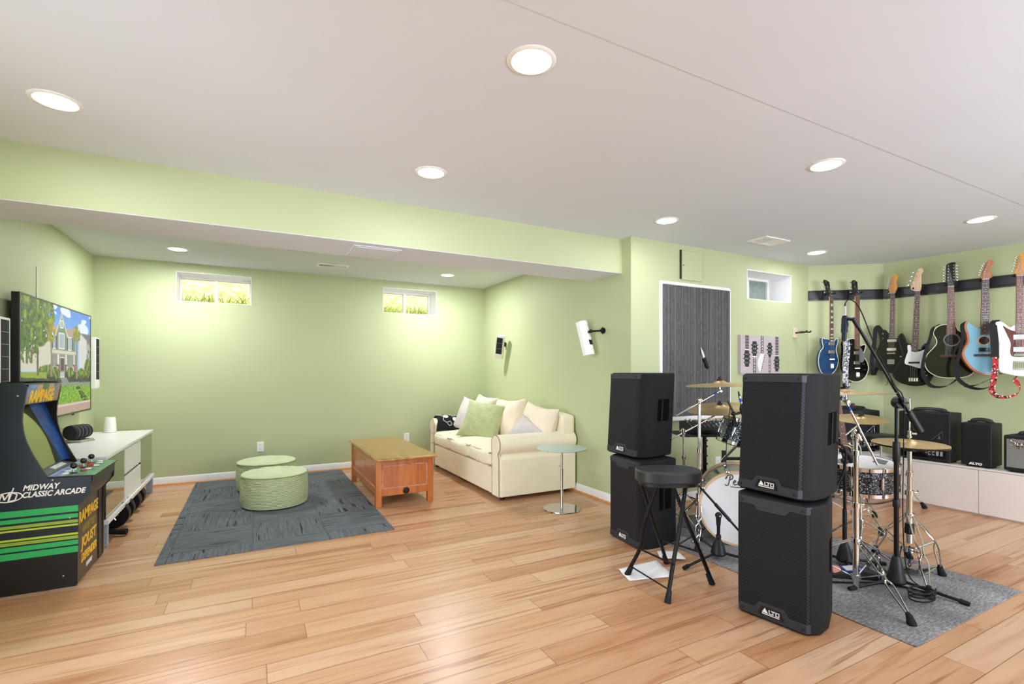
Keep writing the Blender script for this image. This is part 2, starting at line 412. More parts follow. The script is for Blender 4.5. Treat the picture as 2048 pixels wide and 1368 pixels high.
# --------------------------------------------------------------------- room
H = 2.44
def holes(mb, axis, a0, a1, z0, z1, t0, t1, hs):
    # a wall slab along one axis with rectangular openings hs = (a0, a1, z0, z1)
    A = sorted({a0, a1, *[h[0] for h in hs], *[h[1] for h in hs]}); Zs = sorted({z0, z1, *[h[2] for h in hs], *[h[3] for h in hs]})
    for i in range(len(A)-1):
        for k in range(len(Zs)-1):
            ca, cz = (A[i]+A[i+1])/2, (Zs[k]+Zs[k+1])/2
            if any(h[0] < ca < h[1] and h[2] < cz < h[3] for h in hs): continue
            if axis == 'x': mb.box(A[i], A[i+1], t0, t1, Zs[k], Zs[k+1])
            else: mb.box(t0, t1, A[i], A[i+1], Zs[k], Zs[k+1])
    return mb
YB = -2.6
struct(MB().box(-1.6, 6.9, YB-.15, 6.9, -.12, 0).build('floor', FLOOR))
mb = MB().box(-1.6, 6.9, 1.41, 6.9, H, H+.12); mb.box(-1.6, 6.9, YB-.15, 1.41, H-.002, H+.12)
struct(mb.build('ceiling', CEIL))
W1 = (-.744, -.012, 2.015, 2.345); W2 = (1.517, 2.253, 2.015, 2.35); W3 = (4.53, 5.276, 1.995, 2.30); CU = (3.336, 4.247, .815, 2.05)
struct(holes(MB(), 'x', -1.6, 3.1, 0, H, 6.5, 6.86, [W1, W2]).build('wall_back', WALL))
SD = (.55, 2.45, .02, 2.1)  # added side door out of view, so light reaches the sofa wall
struct(holes(MB(), 'y', YB-.15, 6.5, 0, H, -1.6, -1.45, [SD]).build('wall_left', WALL))
mb = MB()
for y in (SD[0], 1.475, SD[1]-.05): mb.box(-1.55, -1.5, y, y+.05, SD[2], SD[3])
mb.box(-1.55, -1.5, SD[0], SD[1], SD[2], SD[2]+.07); mb.box(-1.55, -1.5, SD[0], SD[1], SD[3]-.07, SD[3])
struct(mb.build('added_door_2', TRIM))
struct(MB().box(2.97, 3.12, 3.7, 6.5, 0, H).build('wall_middle', WALL))
struct(holes(MB(), 'x', 2.97, 5.58, 0, H, 3.36, 3.70, [W3, CU]).build('wall_closet', WALL))
A = Vector((5.58, 3.36, 0)); B = Vector((6.2, 2.895, 0))
u1 = (B-A).normalized(); n1 = Vector((u1.y, -u1.x, 0)); u2 = Vector((.134, -.991, 0)).normalized(); n2 = Vector((u2.y, -u2.x, 0))
E2 = B+u2*5.56
struct(MB().prism([(A.x, A.y), (B.x, B.y), (B.x+.2, B.y+.15), (A.x+.1, A.y+.2)], 0, H, 'z').build('wall_corner', WALL))
struct(MB().prism([(B.x, B.y), (E2.x, E2.y), (E2.x+.15, E2.y), (B.x+.15, B.y+.1)], 0, H, 'z').build('wall_right', WALL))
# unseen rear wall; its patio door is added to bring in fill light
PD = (1.7, 5.2, .02, 2.12)
struct(holes(MB(), 'x', -1.6, 6.95, 0, H, YB-.15, YB, [PD]).build('wall_rear', WALL))
mb = MB()
for x in (PD[0], 2.85, 4.0, PD[1]-.05): mb.box(x, x+.05, YB-.1, YB-.05, PD[2], PD[3])
mb.box(PD[0], PD[1], YB-.1, YB-.05, PD[2], PD[2]+.07); mb.box(PD[0], PD[1], YB-.1, YB-.05, PD[3]-.07, PD[3])
struct(mb.build('added_door_1', TRIM))
# dropped beam: green faces, white underside
mb = MB(); mb.box(-1.45, 2.97, 3.48, 3.94, 2.135, H); mb.cur = 1; mb.box(-1.449, 2.969, 3.482, 3.938, 2.131, 2.136)
struct(mb.build('beam', [WALL, CEIL]))
# baseboards with an oak shoe moulding
def base(name, segs):
    mb = MB()
    for (p, q, n) in segs:
        p, q, n = Vector((*p, 0)), Vector((*q, 0)), Vector((*n, 0)).normalized(); d = (q-p).normalized(); L = (q-p).length
        mb.M = frame(p, d, n) if d.cross(n).z > 0 else frame(q, -d, n)
        mb.cur = 0; mb.prism([(0, 0), (.013, 0), (.013, .068), (.006, .085), (0, .088)], 0, L, 'x')
        mb.cur = 1; mb.prism([(.013, 0), (.028, 0), (.026, .011), (.02, .018), (.013, .019)], 0, L, 'x')
    return struct(mb.build(name, [TRIM, SHOE]))
base('baseboard_back', [((-1.45, 6.5), (2.97, 6.5), (0, -1))])
base('baseboard_middle', [((2.97, 3.36), (2.97, 6.5), (-1, 0))])
base('baseboard_closet', [((2.97, 3.36), (5.58, 3.36), (0, -1))])
base('baseboard_left', [((-1.45, YB), (-1.45, .55), (1, 0)), ((-1.45, 2.45), (-1.45, 6.5), (1, 0))])
base('baseboard_right', [((A.x, A.y), (B.x, B.y), (n1.x, n1.y)), ((B.x, B.y), (E2.x, E2.y), (n2.x, n2.y))])

GLASS = bpy.data.materials.new('window_glass'); GLASS.use_nodes = True
nt = GLASS.node_tree; nt.nodes.remove(nt.nodes['Principled BSDF'])
tr = nt.nodes.new('ShaderNodeBsdfTransparent'); gl = nt.nodes.new('ShaderNodeBsdfGlossy'); gl.inputs['Roughness'].default_value = .03
fr = nt.nodes.new('ShaderNodeFresnel'); fr.inputs['IOR'].default_value = 1.12; mx = nt.nodes.new('ShaderNodeMixShader')
for a, b in ((fr.outputs[0], mx.inputs[0]), (tr.outputs[0], mx.inputs[1]), (gl.outputs[0], mx.inputs[2]), (mx.outputs[0], nt.nodes['Material Output'].inputs[0])): nt.links.new(a, b)
GREYGL = mat('grey_window_glass', '7f8d84', .15, var=.15, vs=14, coat=.5)
VINYL = mat('white_vinyl', 'f3f2ee', .4, var=.01)
def window(name, w, y0, y1, pane=None, mull=True):
    x0, x1, z0, z1 = w
    t = bpy.data.objects.new(name, None); COL.objects.link(t); t.location = (0, 0, 0); struct(t)
    mb = MB(); e = .006
    mb.box(x0, x0+e, y0, y1, z0, z1); mb.box(x1-e, x1, y0, y1, z0, z1); mb.box(x0+e, x1-e, y0, y1, z1-e, z1); mb.box(x0+e, x1-e, y0, y1, z0, z0+e)
    mb.build('reveal', TRIM, t)
    mb = MB(); f = .022; yf = y1-.07
    mb.box(x0+e, x0+f, yf, y1-.01, z0+e, z1-e); mb.box(x1-f, x1-e, yf, y1-.01, z0+e, z1-e); mb.box(x0+f, x1-f, yf, y1-.01, z1-f-.01, z1-e); mb.box(x0+f, x1-f, yf, y1-.01, z0+e, z0+f)
    if mull: xm = (x0+x1)/2; mb.box(xm-.018, xm+.018, yf-.008, y1-.02, z0+f, z1-f-.01)
    mb.build('frame', VINYL, t, bev=.003)
    MB().box(x0+f, x1-f, yf+.025, yf+.031, z0+f, z1-f).build('pane', pane or GLASS, t)
    return t
window('window_1', W1, 6.5, 6.86); window('window_2', W2, 6.5, 6.86); window('window_3', W3, 3.36, 3.70, GREYGL, True)

# garden outside, level with the window sills
SOIL = mat('mulch', '7b6248', .95, bump=.6, bs=40, var=.5, vs=20)
BANK = mat('grassy_bank', '9fae4e', .9, vs=9, col2='f0e9a8', bump=.8, bs=25)
struct(MB().box(-6, 8, 6.87, 7.7, 1.55, 1.99).build('ground', SOIL))
mb = MB(); n = 60; vs = [(-6+14*i/n, 7.7+k*.35, 1.985+k*.19+.10*noise.noise((i*.5, k*.7, 3))) for k in range(13) for i in range(n+1)]
mb.add(vs, [(k*(n+1)+i, k*(n+1)+i+1, (k+1)*(n+1)+i+1, (k+1)*(n+1)+i) for k in range(12) for i in range(n)])
struct(mb.build('terrain', BANK))
def blades(name, n, xr, yr, zr, lr, m, seed, wd=.006, lean=.5):
    rnd = random.Random(seed); mb = MB()
    for i in range(n):
        x, y = rnd.uniform(*xr), rnd.uniform(*yr); h = rnd.uniform(*lr); a = rnd.uniform(0, 6.28); l = rnd.uniform(.1, lean)*h; w = wd*rnd.uniform(.6, 1.5)
        z = zr; dx, dy = math.cos(a)*l, math.sin(a)*l; px, py = math.sin(a)*w*.3-w*.7, w*.3
        vs = []
        for k in range(4):
            t = k/3; c = Vector((x+dx*t*t, y+dy*t*t, z+h*t*(1-.25*t*t))); q = w*(1-t*.92)
            vs += [c+Vector((-q, 0, 0)), c+Vector((q, .001, 0))]
        mb.add(vs, [(0,1,3,2), (2,3,5,4), (4,5,7,6)])
    o = mb.build(name, m); return o
GR1 = mat('grass_blades', '9cb53a', .6, col2='dfe08a', vs=3); GR2 = mat('daylily_leaves', '9db94a', .5, col2='e4e08a', vs=4)
tag(blades('lawn_grass', 2600, (1.3, 3.2), (7.3, 8.4), 1.98, (.12, .42), GR1, 3, .007, .8), 'tall green grass growing outside the window above the sofa corner', 'grass', kind='stuff')
tag(blades('garden_leaves', 900, (-1.3, .4), (7.3, 8.2), 1.98, (.12, .42), GR2, 5, .009, .7), 'strappy pale leaves growing outside the window nearest the television', 'plants', kind='stuff')
# grey pleated screen in the framed closet opening
x0, x1, z0, z1 = CU; mb = MB(); f = .028
mb.box(x0-f, x0, 3.345, 3.5, z0-f, z1+f); mb.box(x1, x1+f*.6, 3.345, 3.5, z0-f, z1+f*.6); mb.box(x0, x1, 3.345, 3.5, z1, z1+f)
mb.box(x0-f, x1+f*.6, 3.335, 3.5, z0-.035, z0)
t1 = struct(mb.build('trim_1', TRIM, bev=.003))
PLEAT = stripe_mat('grey_pleated_cloth', [(0, '3e3e3f'), (.3, '565655'), (.5, '6c6b69'), (.7, '575756'), (1, '464647')], 0, 23, .9, .55)
mb = MB(); N = 64; pts = []
rnd = random.Random(4)
for i in range(N+1): pts.append((x0+(x1-x0)*i/N, 3.352+(.007 if i % 2 else -.008)*rnd.uniform(.3, 1.3)))
mb.add([(p[0], p[1], z) for p in pts for z in (z0+.002, z1-.002)]+[(p[0], p[1]+.006, z) for p in pts for z in (z0+.002, z1-.002)],
       [(i*2, i*2+2, i*2+3, i*2+1) for i in range(N)]+[(2*(N+1)+i*2+1, 2*(N+1)+i*2+3, 2*(N+1)+i*2+2, 2*(N+1)+i*2) for i in range(N)])
tag(mb.build('pleated_screen', PLEAT, smooth=10), 'dark grey pleated screen filling the white framed opening in the green wall', 'screen')
t = thing('kitchen_knife', 'kitchen knife with black handle stuck point up on the grey pleated screen', 'knife', (3.868, 3.335, 1.37), rot=(0, R(-24), 0))
MB().prism([(-.012, .0), (.014, .0), (.012, .06), (-.002, .115), (-.012, .06)], -.002, .002).build('blade', mat('pale_blade', 'e6e8ea', .3, .2), t)
MB().prism(catmull([(-.012, 0), (.014, 0), (.013, -.05), (.018, -.1), (-.004, -.112), (-.013, -.06)], 4), -.011, .011).build('handle', BLACK, t, bev=.003)

# wall access hatch above the screen, and the loose details of that wall
t = thing('wall_access_hatch', 'green painted access hatch above the grey pleated screen', 'hatch', (3.712, 3.356, 2.245))
mb = MB(); mb.box(-.135, .14, -.012, 0, -.138, .140); mb.build('panel', WALL, t, bev=.003)
mb = MB(); mb.box(-.146, -.1355, -.014, .002, -.13, .142); mb.build('gap', DARKV, t)
MB().cyl((-.115, -.018, 0), (-.115, -.010, 0), .007).build('latch', STEEL, t)

def outlet(loc, rz, label):
    t = thing('wall_outlet', label, 'outlet', loc, rz, 'white wall outlets')
    MB().box(-.036, .036, -.007, 0, -.058, .058).build('plate', WHITEP, t, bev=.003)
    for z in (-.021, .021):
        r = MB().box(-.017, .017, -.010, -.006, z-.015, z+.015).build('socket', WHITEP, t, bev=.004)
        mb = MB(); mb.box(-.008, -.006, -.0106, -.0095, z-.003, z+.007); mb.box(.006, .008, -.0106, -.0095, z-.003, z+.006); mb.box(-.002, .002, -.0106, -.0095, z-.010, z-.006)
        mb.build('slots', DARKV, r)
outlet((.083, 6.5, .356), 0, 'white wall outlet above the baseboard behind the two green poufs')
outlet((1.831, 6.5, .353), 0, 'white wall outlet between the wooden chest and the sofa arm')
outlet((4.086, 3.36, .336), 0, 'white wall outlet behind the drum kit under the grey pleated screen')

# ceiling fixtures: nine in view, the rest are added out of view for more light
def downlight(x, y, label, z=H):
    t = thing('ceiling_downlight', label, 'downlight', (x, y, z), 0, 'recessed ceiling downlights')
    MB().lathe([(.074, -.002), (.078, -.006), (.092, -.004), (.096, 0), (.074, 0)], 40, cap=False).build('trim_ring', WHITEP, t)
    MB().lathe([(.002, -.012), (.03, -.011), (.055, -.008), (.074, -.003)], 32).build('lens', LENS, t)
    l = bpy.data.lights.new('downlight', 'AREA'); l.shape = 'DISK'; l.size = .15; l.energy = LAMP*(5 if y > 4 else 1); l.color = (.94, .97, 1.06)
    o = bpy.data.objects.new('lamp', l); COL.objects.link(o); o.parent = t; o.location = (0, 0, -.02)
LAMP = 5.5
for x, y, lb in ((.952, 2.846, 'recessed downlight on the main ceiling in front of the beam, middle of the near row'),
                 (-.771, 2.87, 'recessed downlight on the main ceiling at the far left above the arcade cabinet'),
                 (.953, 1.642, 'largest recessed downlight, at the top middle of the ceiling'),
                 (2.946, 1.67, 'recessed downlight above the front speaker stack, second from the right of the photo'),
                 (2.909, 2.876, 'recessed downlight on the ceiling above the grey pleated screen'),
                 (5.08, 1.70, 'recessed downlight above the hanging guitars, farthest right on the ceiling'),
                 (5.028, 2.943, 'recessed downlight beside the ceiling vent near the small window with grey glass'),
                 (-.65, 5.784, 'recessed downlight in the alcove ceiling above the window nearest the television'),
                 (2.144, 5.773, 'recessed downlight in the alcove ceiling above the window nearest the sofa')):
    downlight(x, y, lb)
for x, y in ((-.77, .3), (1.9, -.5), (4.9, .3), (.2, -1.6), (3.6, -1.6)):
    downlight(x, y, 'added recessed downlight, unseen behind the viewpoint', H-.002)

def vent(x, y, w, d, rz, label, halves):
    t = thing('ceiling_vent', label, 'vent', (x, y, H), rz, 'ceiling vents')
    mb = MB(); f = .03
    mb.box(-w/2, w/2, -d/2, -d/2+f, -.01, 0); mb.box(-w/2, w/2, d/2-f, d/2, -.01, 0); mb.box(-w/2, -w/2+f, -d/2+f, d/2-f, -.01, 0); mb.box(w/2-f, w/2, -d/2+f, d/2-f, -.01, 0)
    mb.box(-.006, .006, -d/2+f, d/2-f, -.01, 0); mb.build('frame', WHITEP, t, bev=.002)
    MB().box(-w/2+f, w/2-f, -d/2+f, d/2-f, -.002, -.0005).build('backing', DARKV, t)
    n = 8
    for s in (-1, 1):
        mb = MB()
        for i in range(n):
            x = s*(.012+(w/2-f-.016)*(i+.5)/n); mb.M = Matrix.Translation((x, 0, -.006)) @ Matrix.Rotation(R(75 if s < 0 else 28), 4, 'Y'); mb.box(-.006, .006, -d/2+f, d/2-f, -.0006, .0006)
        mb.build('louvre', WHITEP, t)
vent(4.18, 2.88, .34, .2, 0, 'white ceiling vent above the corner with the small grey window', 2)
vent(.80, 5.86, .34, .15, 0, 'white ceiling vent in the alcove ceiling between the two bright windows', 2)
t = thing('ceiling_access_panel', 'pale square access panel on the underside of the dropped beam', 'access panel', (.80, 3.72, 2.131))
mb = MB(); mb.box(-.17, .17, -.16, .16, -.006, 0); mb.build('frame', CEIL, t, bev=.002)
MB().box(-.145, .145, -.135, .135, -.010, -.006).build('door', CEIL, t, bev=.002)
# ----------------------------------------------- arcade cabinet on the left
NAVY = mat('arcade_side_vinyl', '0f2030', .3, var=.12, vs=3, col2='0a1622')
ABLK = mat('arcade_black', '141210', .35, var=.1)
AGREEN = mat('arcade_green', '2fae5e', .35, var=.03); ALIME = mat('arcade_lime', '8fae3c', .35, var=.03); ALIME2 = mat('arcade_light_lime', 'b9cf3f', .35, var=.03)
PAPERW = mat('print_white', 'f2f2ee', .5, var=.01); YEL = mat('print_yellow', 'ffc21a', .4, col2='ffdc48', vs=12); ORG = mat('print_orange', 'e0651c', .4); OLIVE = mat('print_olive', '9a9440', .45)
SCRN = mat('idle_screen_glass', 'a3aa70', .06, .9, var=.02)  # olive of the reflected green wall is put into this mirror colour
RED = mat('red_plastic', 'd0342c', .3, var=.05); BLUEA = mat('arcade_blue_art', '1556a8', .35, col2='0a2c66', vs=10)
arc = thing('arcade_cabinet', 'black arcade cabinet with green stripes, white side lettering and three joysticks', 'arcade machine', (-1.17, 3.97, 0))
def loc_pts(p): return [(x+1.17, z) for x, z in p]
side = loc_pts([(-1.43,0),(-.905,0),(-.896,.012),(-.894,.25),(-.890,.462),(-.838,.53),(-.834,.628),(-1.026,.634),(-1.06,.705),(-1.091,.775),(-1.115,.84),(-1.129,.90),(-1.135,.96),(-1.132,1.02),(-1.124,1.07),(-1.113,1.15),(-1.12,1.17),(-1.14,1.176),(-1.25,1.178),(-1.43,1.172)])
mb = MB(); mb.prism(side, -.28, -.264)
bands = [(.197,.232,1),(.241,.267,1),(.275,.293,2),(.299,.310,3),(.351,.361,3),(.368,.385,2),(.397,.420,1),(.432,.467,1)]
for a, b, k in bands: mb.cur = k; mb.box(-.26, .277, -.2812, -.2795, a, b)
mb.cur = 4; mb.box(-.26, .272, -.2808, -.2796, .004, .19)
mb.build('side_panel', [NAVY, AGREEN, ALIME, ALIME2, ABLK], arc)
MB().prism(side, .264, .28).build('side_panel', ABLK, arc)
MSIDE = lambda x, z: frame((x+1.17, -.2812, z), (1, 0, 0), (0, 0, 1))
text('lettering', 'MIDWAY', .043, MSIDE(-1.132, .588), PAPERW, arc, shear=.3, offset=.0012, align='LEFT', sx=.86)
text('lettering', 'CLASSIC ARCADE', .043, MSIDE(-1.136, .549), PAPERW, arc, shear=.3, offset=.0012, align='LEFT', sx=.80)
mb = MB(); mb.M = frame((-1.188+1.17, -.2812, .545), (1, 0, .06), (0, 0, 1))
mb.tube([(.055*math.cos(a), .026*math.sin(a), 0) for a in [i*PI/16 for i in range(32)]], .0032, 5, True)
for p in ([(-.042,-.022),(-.026,.026)], [(-.026,.026),(-.018,-.012)], [(-.018,-.012),(.006,.03)], [(.006,.03),(-.002,-.024)], [(-.002,-.024),(.02,.05)], [(.012,.024),(.034,.012)], [(.034,.012),(.026,-.018)], [(.026,-.018),(0,-.024)]):
    mb.tube([(*p[0], 0), (*p[1], 0)], .0034, 5)
mb.build('emblem', PAPERW, arc)
for x, z in ((-1.151, 1.104), (-.958, .068), (-1.005, .622), (-.93, .397)):
    MB().lathe([(.0055, 0), (.005, .002), (.001, .003)], 12, (x+1.17, -.28, z), (0, -1, 0)).build('screw', STEEL, arc)
MB().box(-.26, .22, -.264, .264, .02, .05).box(-.26, -.245, -.264, .264, .05, 1.16).build('carcass', ABLK, arc)
# marquee with its title
def marq(u, v):
    n = noise.noise((u*9, v*5, 2))
    c = Vector((.25, .45, .78)).lerp(Vector((.55, .66, .85)), max(0, min(1, .5+n)))
    if u > .86: c = Vector((.45, .25, .33)).lerp(Vector((.75, .66, .62)), max(0, min(1, .5+noise.noise((u*40, v*20, 1)))))
    if v > .55: c = c.lerp(Vector((.8, .42, .2)), .35)
    if v > .93: c = Vector((.35, .42, .2))
    for (a, b, r, k) in ((.34, .28, .09, (.82, .62, .48)), (.52, .2, .1, (.33, .45, .22)), (.7, .27, .09, (.82, .62, .48))):
        if ((u-a)/r)**2+((v-b)/.3)**2 < 1: c = Vector(k)*(1+.25*noise.noise((u*50, v*30, 5)))
    return [max(0, min(1, q)) for q in c]
PIC = picture_mat('printed_art', 0, .3)
mb = MB(); mb.prism([(.058, 1.168), (.040, 1.052), (-.03, 1.04), (-.03, 1.168)], -.264, .264); mb.build('marquee_box', ABLK, arc)
picture('marquee', (.0595, -.262, 1.166), (0, .524, 0), (-.018, 0, -.112), 80, 24, marq, PIC, arc)
mq = frame((.0475, -.03, 1.092), (0, 1, 0), (.018, 0, .112))
text('title', 'RAMPAGE', .098, Matrix.Translation((-.001, .004, -.006)) @ mq, ORG, arc, offset=.003, sx=.86); text('title', 'RAMPAGE', .098, Matrix.Translation((.0015, 0, 0)) @ mq, YEL, arc, offset=.004, sx=.86)
# screen, bezel, side art
mb = MB(); s0 = Vector((.075, 0, .665)); s1 = Vector((-.055, 0, 1.045)); sd = (s1-s0)
mb.add([(s0.x, -.264, s0.z), (s0.x, .222, s0.z), (s1.x, .10, s1.z), (s1.x, -.264, s1.z)], [(0,1,2,3)]); mb.build('screen', SCRN, arc)
mb = MB(); mb.add([(s0.x, .222, s0.z), (s0.x+.03, .264, s0.z), (s1.x+.03, .264, s1.z), (s1.x, .10, s1.z)], [(0,1,2,3)]); mb.build('bezel_art', BLUEA, arc)
mb = MB(); mb.add([(s0.x, -.264, s0.z), (s0.x, .264, s0.z), (.13, .264, .642), (.13, -.264, .642)], [(0,3,2,1)]); mb.build('bezel', ABLK, arc)
MB().add([(s0.x+.012, -.05, s0.z-.0045), (s0.x+.012, .16, s0.z-.0045), (.115, .16, .6485), (.115, -.05, .6485)], [(0,3,2,1)]).build('instruction_card', mat('instruction_card', 'd9dcd6', .5, vs=40, col2='9aa39a'), arc)
# control deck with joysticks and buttons
def deck(u, v):
    n = noise.noise((u*5, v*7, 4)); c = Vector((.34, .66, .42)).lerp(Vector((.24, .5, .34)), max(0, min(1, .5+n)))
    if v < .35-.25*u+.1*n: c = Vector((.45, .55, .75)).lerp(Vector((.72, .78, .88)), max(0, min(1, .5+2*noise.noise((u*12, v*9, 2)))))
    return c
MB().prism([(.140, .636), (.338, .628), (.338, .606), (.325, .53), (.277, .466), (.25, .466), (.14, .6)], -.263, .263).build('control_box', ABLK, arc)
mb = MB(); mb.prism([(.136, .6425), (.352, .634), (.352, .628), (.136, .6365)], -.282, .282); mb.build('control_panel', ABLK, arc, bev=.002)
picture('panel_art', (.137, -.281, .6430), (0, .562, 0), (.214, 0, -.0084), 60, 24, deck, PIC, arc)
for y in (-.19, .0, .17):
    j = MB().cyl((.235, y, .637), (.235, y, .668), .004, n=8).build('joystick', STEEL, arc)
    MB().lathe([(.02, .638), (.018, .643), (.004, .647)], 16, (.235, y, 0)).build('dust_washer', BLACK, j)
    MB().ball((.235, y, .682), .0175).build('ball_top', GLOSSB, j)
for x, y, m in ((.265, -.125, RED), (.275, -.075, PAPERW), (.20, -.20, PAPERW), (.19, -.12, PAPERW), (.255, .045, RED), (.29, .04, PAPERW), (.205, .06, RED), (.245, .115, RED), (.27, .215, PAPERW), (.285, .135, PAPERW), (.20, -.055, PAPERW), (.2, .2, RED)):
    MB().lathe([(.016, .640), (.0165, .6425), (.014, .646), (.011, .6455), (.001, .645)], 18, (x, y, 0)).build('button', m, arc)
# front art below the deck
KICK = mat('kick_panel_print', '57463a', .3, vs=5, col2='3c2f2a')
MB().box(.255, .268, -.264, .17, 0.01, .466).build('kick_panel', KICK, arc)
MB().box(.255, .272, .17, .264, .01, .47).build('front_strip', ABLK, arc)
for s, z, sz, m, sh in (('RAMPAGE', .372, .092, YEL, 0), ('GAUNTLET', .292, .055, OLIVE, 0), ('JOUST', .212, .088, YEL, .1), ('DEFENDER', .122, .066, YEL, .25), ('MIDWAY', .058, .03, PAPERW, .2)):
    M = frame((.2685, -.028, z), (0, 1, 0), (0, 0, 1))
    if m is YEL: text('game_title', s, sz, Matrix.Translation((-.0004, .002, -.005)) @ M, ORG, arc, ext=.0003, offset=.001, shear=sh, sx=1.0 if s != 'JOUST' else 1.2)
    text('game_title', s, sz, M, m, arc, ext=.0008, offset=.0025, shear=sh, sx=1.0 if s != 'JOUST' else 1.2)

# ------------------------------------------------------------- television
def ellip(u, v, a, b, ru, rv): return ((u-a)/ru)**2+((v-b)/rv)**2
def nz(u, v, f, s=0): return noise.noise((u*f, v*f, s))
def tri(u, v, a, b, h0, h1):   # inside a gable with apex at a, base half-width b
    return h0 < v < h1 and abs(u-a) < b*(v-h0)/(h1-h0)
def house(u, v):
    V3 = Vector; n = nz(u*1.8, v, 22); n2 = nz(u*1.8, v, 60, 3)
    c = V3((.33, .55, .86)).lerp(V3((.52, .72, .93)), min(1, v*2.6))
    cl = nz(u*1.3, v*2, 5, 7)+.5*nz(u*1.3, v*2, 11, 8)
    if v < .3 and (cl > .18 or ellip(u, v, .56, .03, .08, .05) < 1+cl or ellip(u, v, .9, .16, .07, .05) < 1+cl): c = V3((.86, .9, .95))
    # neighbour on the right, pale house on the left
    if u > .79 and v > .20+.02*(1-u) and v < .36: c = V3((.42, .42, .45))
    if u > .78 and v > .2+max(0, (u-.8))*.55 and v < .62 and u < .93: c = V3((.80, .80, .78))
    if u > .93 and .30 < v < .62: c = V3((.66, .66, .60)) if n < .1 else V3((.35, .32, .15))
    if u < .36 and .30 < v < .60: c = V3((.78, .77, .70))
    for a in (.07, .12):
        if abs(u-a) < .012 and .42 < v < .53: c = V3((.42, .35, .22))
    # main house
    if .385 < u < .70 and .185 < v < .27: c = V3((.67, .56, .53)) if int(v*150) % 2 else V3((.72, .62, .58))
    if .36 < u < .72 and .265 < v < .41: c = V3((.44, .53, .47)) if int(v*190) % 3 else V3((.38, .47, .42))
    if tri(u, v, .505, .102, .055, .275): c = V3((.78, .78, .66))
    if tri(u, v, .505, .085, .09, .275): c = V3((.44, .55, .48)) if int(v*190) % 3 else V3((.39, .5, .44))
    if .43 < u < .58 and .27 <= v < .405: c = V3((.45, .55, .48)) if int(v*190) % 3 else V3((.40, .5, .44))
    for a, w, p, q in ((.505, .018, .13, .185), (.505, .035, .25, .38), (.40, .02, .28, .385), (.63, .022, .275, .385)):
        if abs(u-a) < w+.008 and p-.012 < v < q+.01: c = V3((.85, .86, .83))
        if abs(u-a) < w and p < v < q: c = V3((.55, .62, .66)) if int((u-a)*90+9) % 2 else V3((.7, .75, .77))
    for a in (.375, .425, .595, .665):
        if abs(u-a) < .008 and .275 < v < .39: c = V3((.15, .19, .24))
    if .34 < u < .75 and .40 < v < .445: c = V3((.80, .79, .70)) if v < .43 else V3((.60, .59, .5))
    if .34 < u < .75 and .445 < v < .60: c = V3((.52, .52, .47))
    for a in (.405, .62):
        if abs(u-a) < .045 and .465 < v < .56: c = V3((.72, .74, .68)) if int((u-a)*120+20) % 2 else V3((.35, .38, .34))
    if abs(u-.512) < .022 and .46 < v < .59: c = V3((.28, .2, .19))
    if abs(u-.512) < .035 and .46 < v < .475: c = V3((.8, .8, .75))
    for a in (.35, .455, .57, .70):
        if abs(u-a) < .009 and .44 < v < .60: c = V3((.90, .90, .87))
        if abs(u-a) < .022 and .535 < v < .62: c = V3((.52, .33, .25))
    if (.35 < u < .455 or .57 < u < .7) and .55 < v < .60 and int(u*220) % 2: c = V3((.86, .86, .84))
    # ground: beds, walk, lawn, street
    if v > .60: c = V3((.16, .14, .13)) if n < .15 else V3((.22, .3, .14))
    for a, b, ru, rv in ((.27, .595, .08, .045), (.4, .6, .06, .045), (.45, .62, .05, .04), (.64, .605, .055, .05), (.83, .62, .07, .055), (.95, .56, .07, .1), (.3, .57, .05, .03)):
        if ellip(u, v, a, b, ru, rv) < 1+.5*n2: c = V3((.20, .31, .10)).lerp(V3((.55, .62, .22)), max(0, min(1, .45+n)))
    if v > .60 and u < .30 and v < .645+.05*u: c = V3((.45, .55, .13)).lerp(V3((.62, .66, .2)), max(0, .5+n2))
    if abs(u-.515) < .034 and .595 < v < .655: c = V3((.82, .83, .82)) if int(v*150) % 2 else V3((.55, .57, .6))
    if abs(u-(.53+max(0, v-.66)*.8)) < .05 and .655 < v < .74: c = V3((.50, .52, .50))
    if v > .70+.02*(u-.5) and v > .60: c = V3((.50, .53, .50))
    if v > .735+.06*(u-.6)**2+.04*max(0, .5-u): c = V3((.25, .45, .08)).lerp(V3((.60, .76, .18)), max(0, min(1, .55+.8*n2+.4*n)))
    if abs(u-(.76+.9*(v-.75)+.03*n)) < .035+.12*(v-.75) and v > .75 and nz(u, v, 40, 9) > -.15: c = c*.38
    if v > .905: c = V3((.68, .58, .52))*(1+.12*n2) if v > .925 or v < .908 else V3((.8, .74, .68))
    # trees
    if abs(u-.190-.006*n) < .012 and .25 < v < .63: c = V3((.38, .34, .27))
    lf = nz(u*1.7, v, 17, 11)+.6*nz(u*1.7, v, 45, 12)
    edge = ellip(u, v, .10, .16, .30, .27)
    if edge < 1+.5*nz(u, v, 12, 4) and lf > -.46-.25*(edge < .6): c = V3((.14, .24, .10)).lerp(V3((.58, .66, .18)), max(0, min(1, .38+.75*lf+.5*(u-.1))))
    if ellip(u, v, .06, .42, .13, .12) < 1 and lf > .05: c = V3((.2, .36, .12)).lerp(V3((.5, .6, .2)), max(0, min(1, lf)))
    for a, b, ru, rv, tb in ((.36, .245, .052, .10, .645), (.745, .225, .062, .085, .675)):
        if abs(u-a) < .013 and b < v < tb: c = V3((.55, .50, .38))
        if ellip(u, v, a, b, ru, rv) < 1+.6*nz(u*2, v, 26, 5) and lf > -.4: c = V3((.32, .38, .10)).lerp(V3((.80, .68, .20)), max(0, min(1, .45+lf*.8)))
    return [max(0, min(1, q)) for q in c]
tv = thing('television', 'large wall mounted television showing a green gabled house behind a lawn', 'television', (-1.36, 5.185, 1.323))
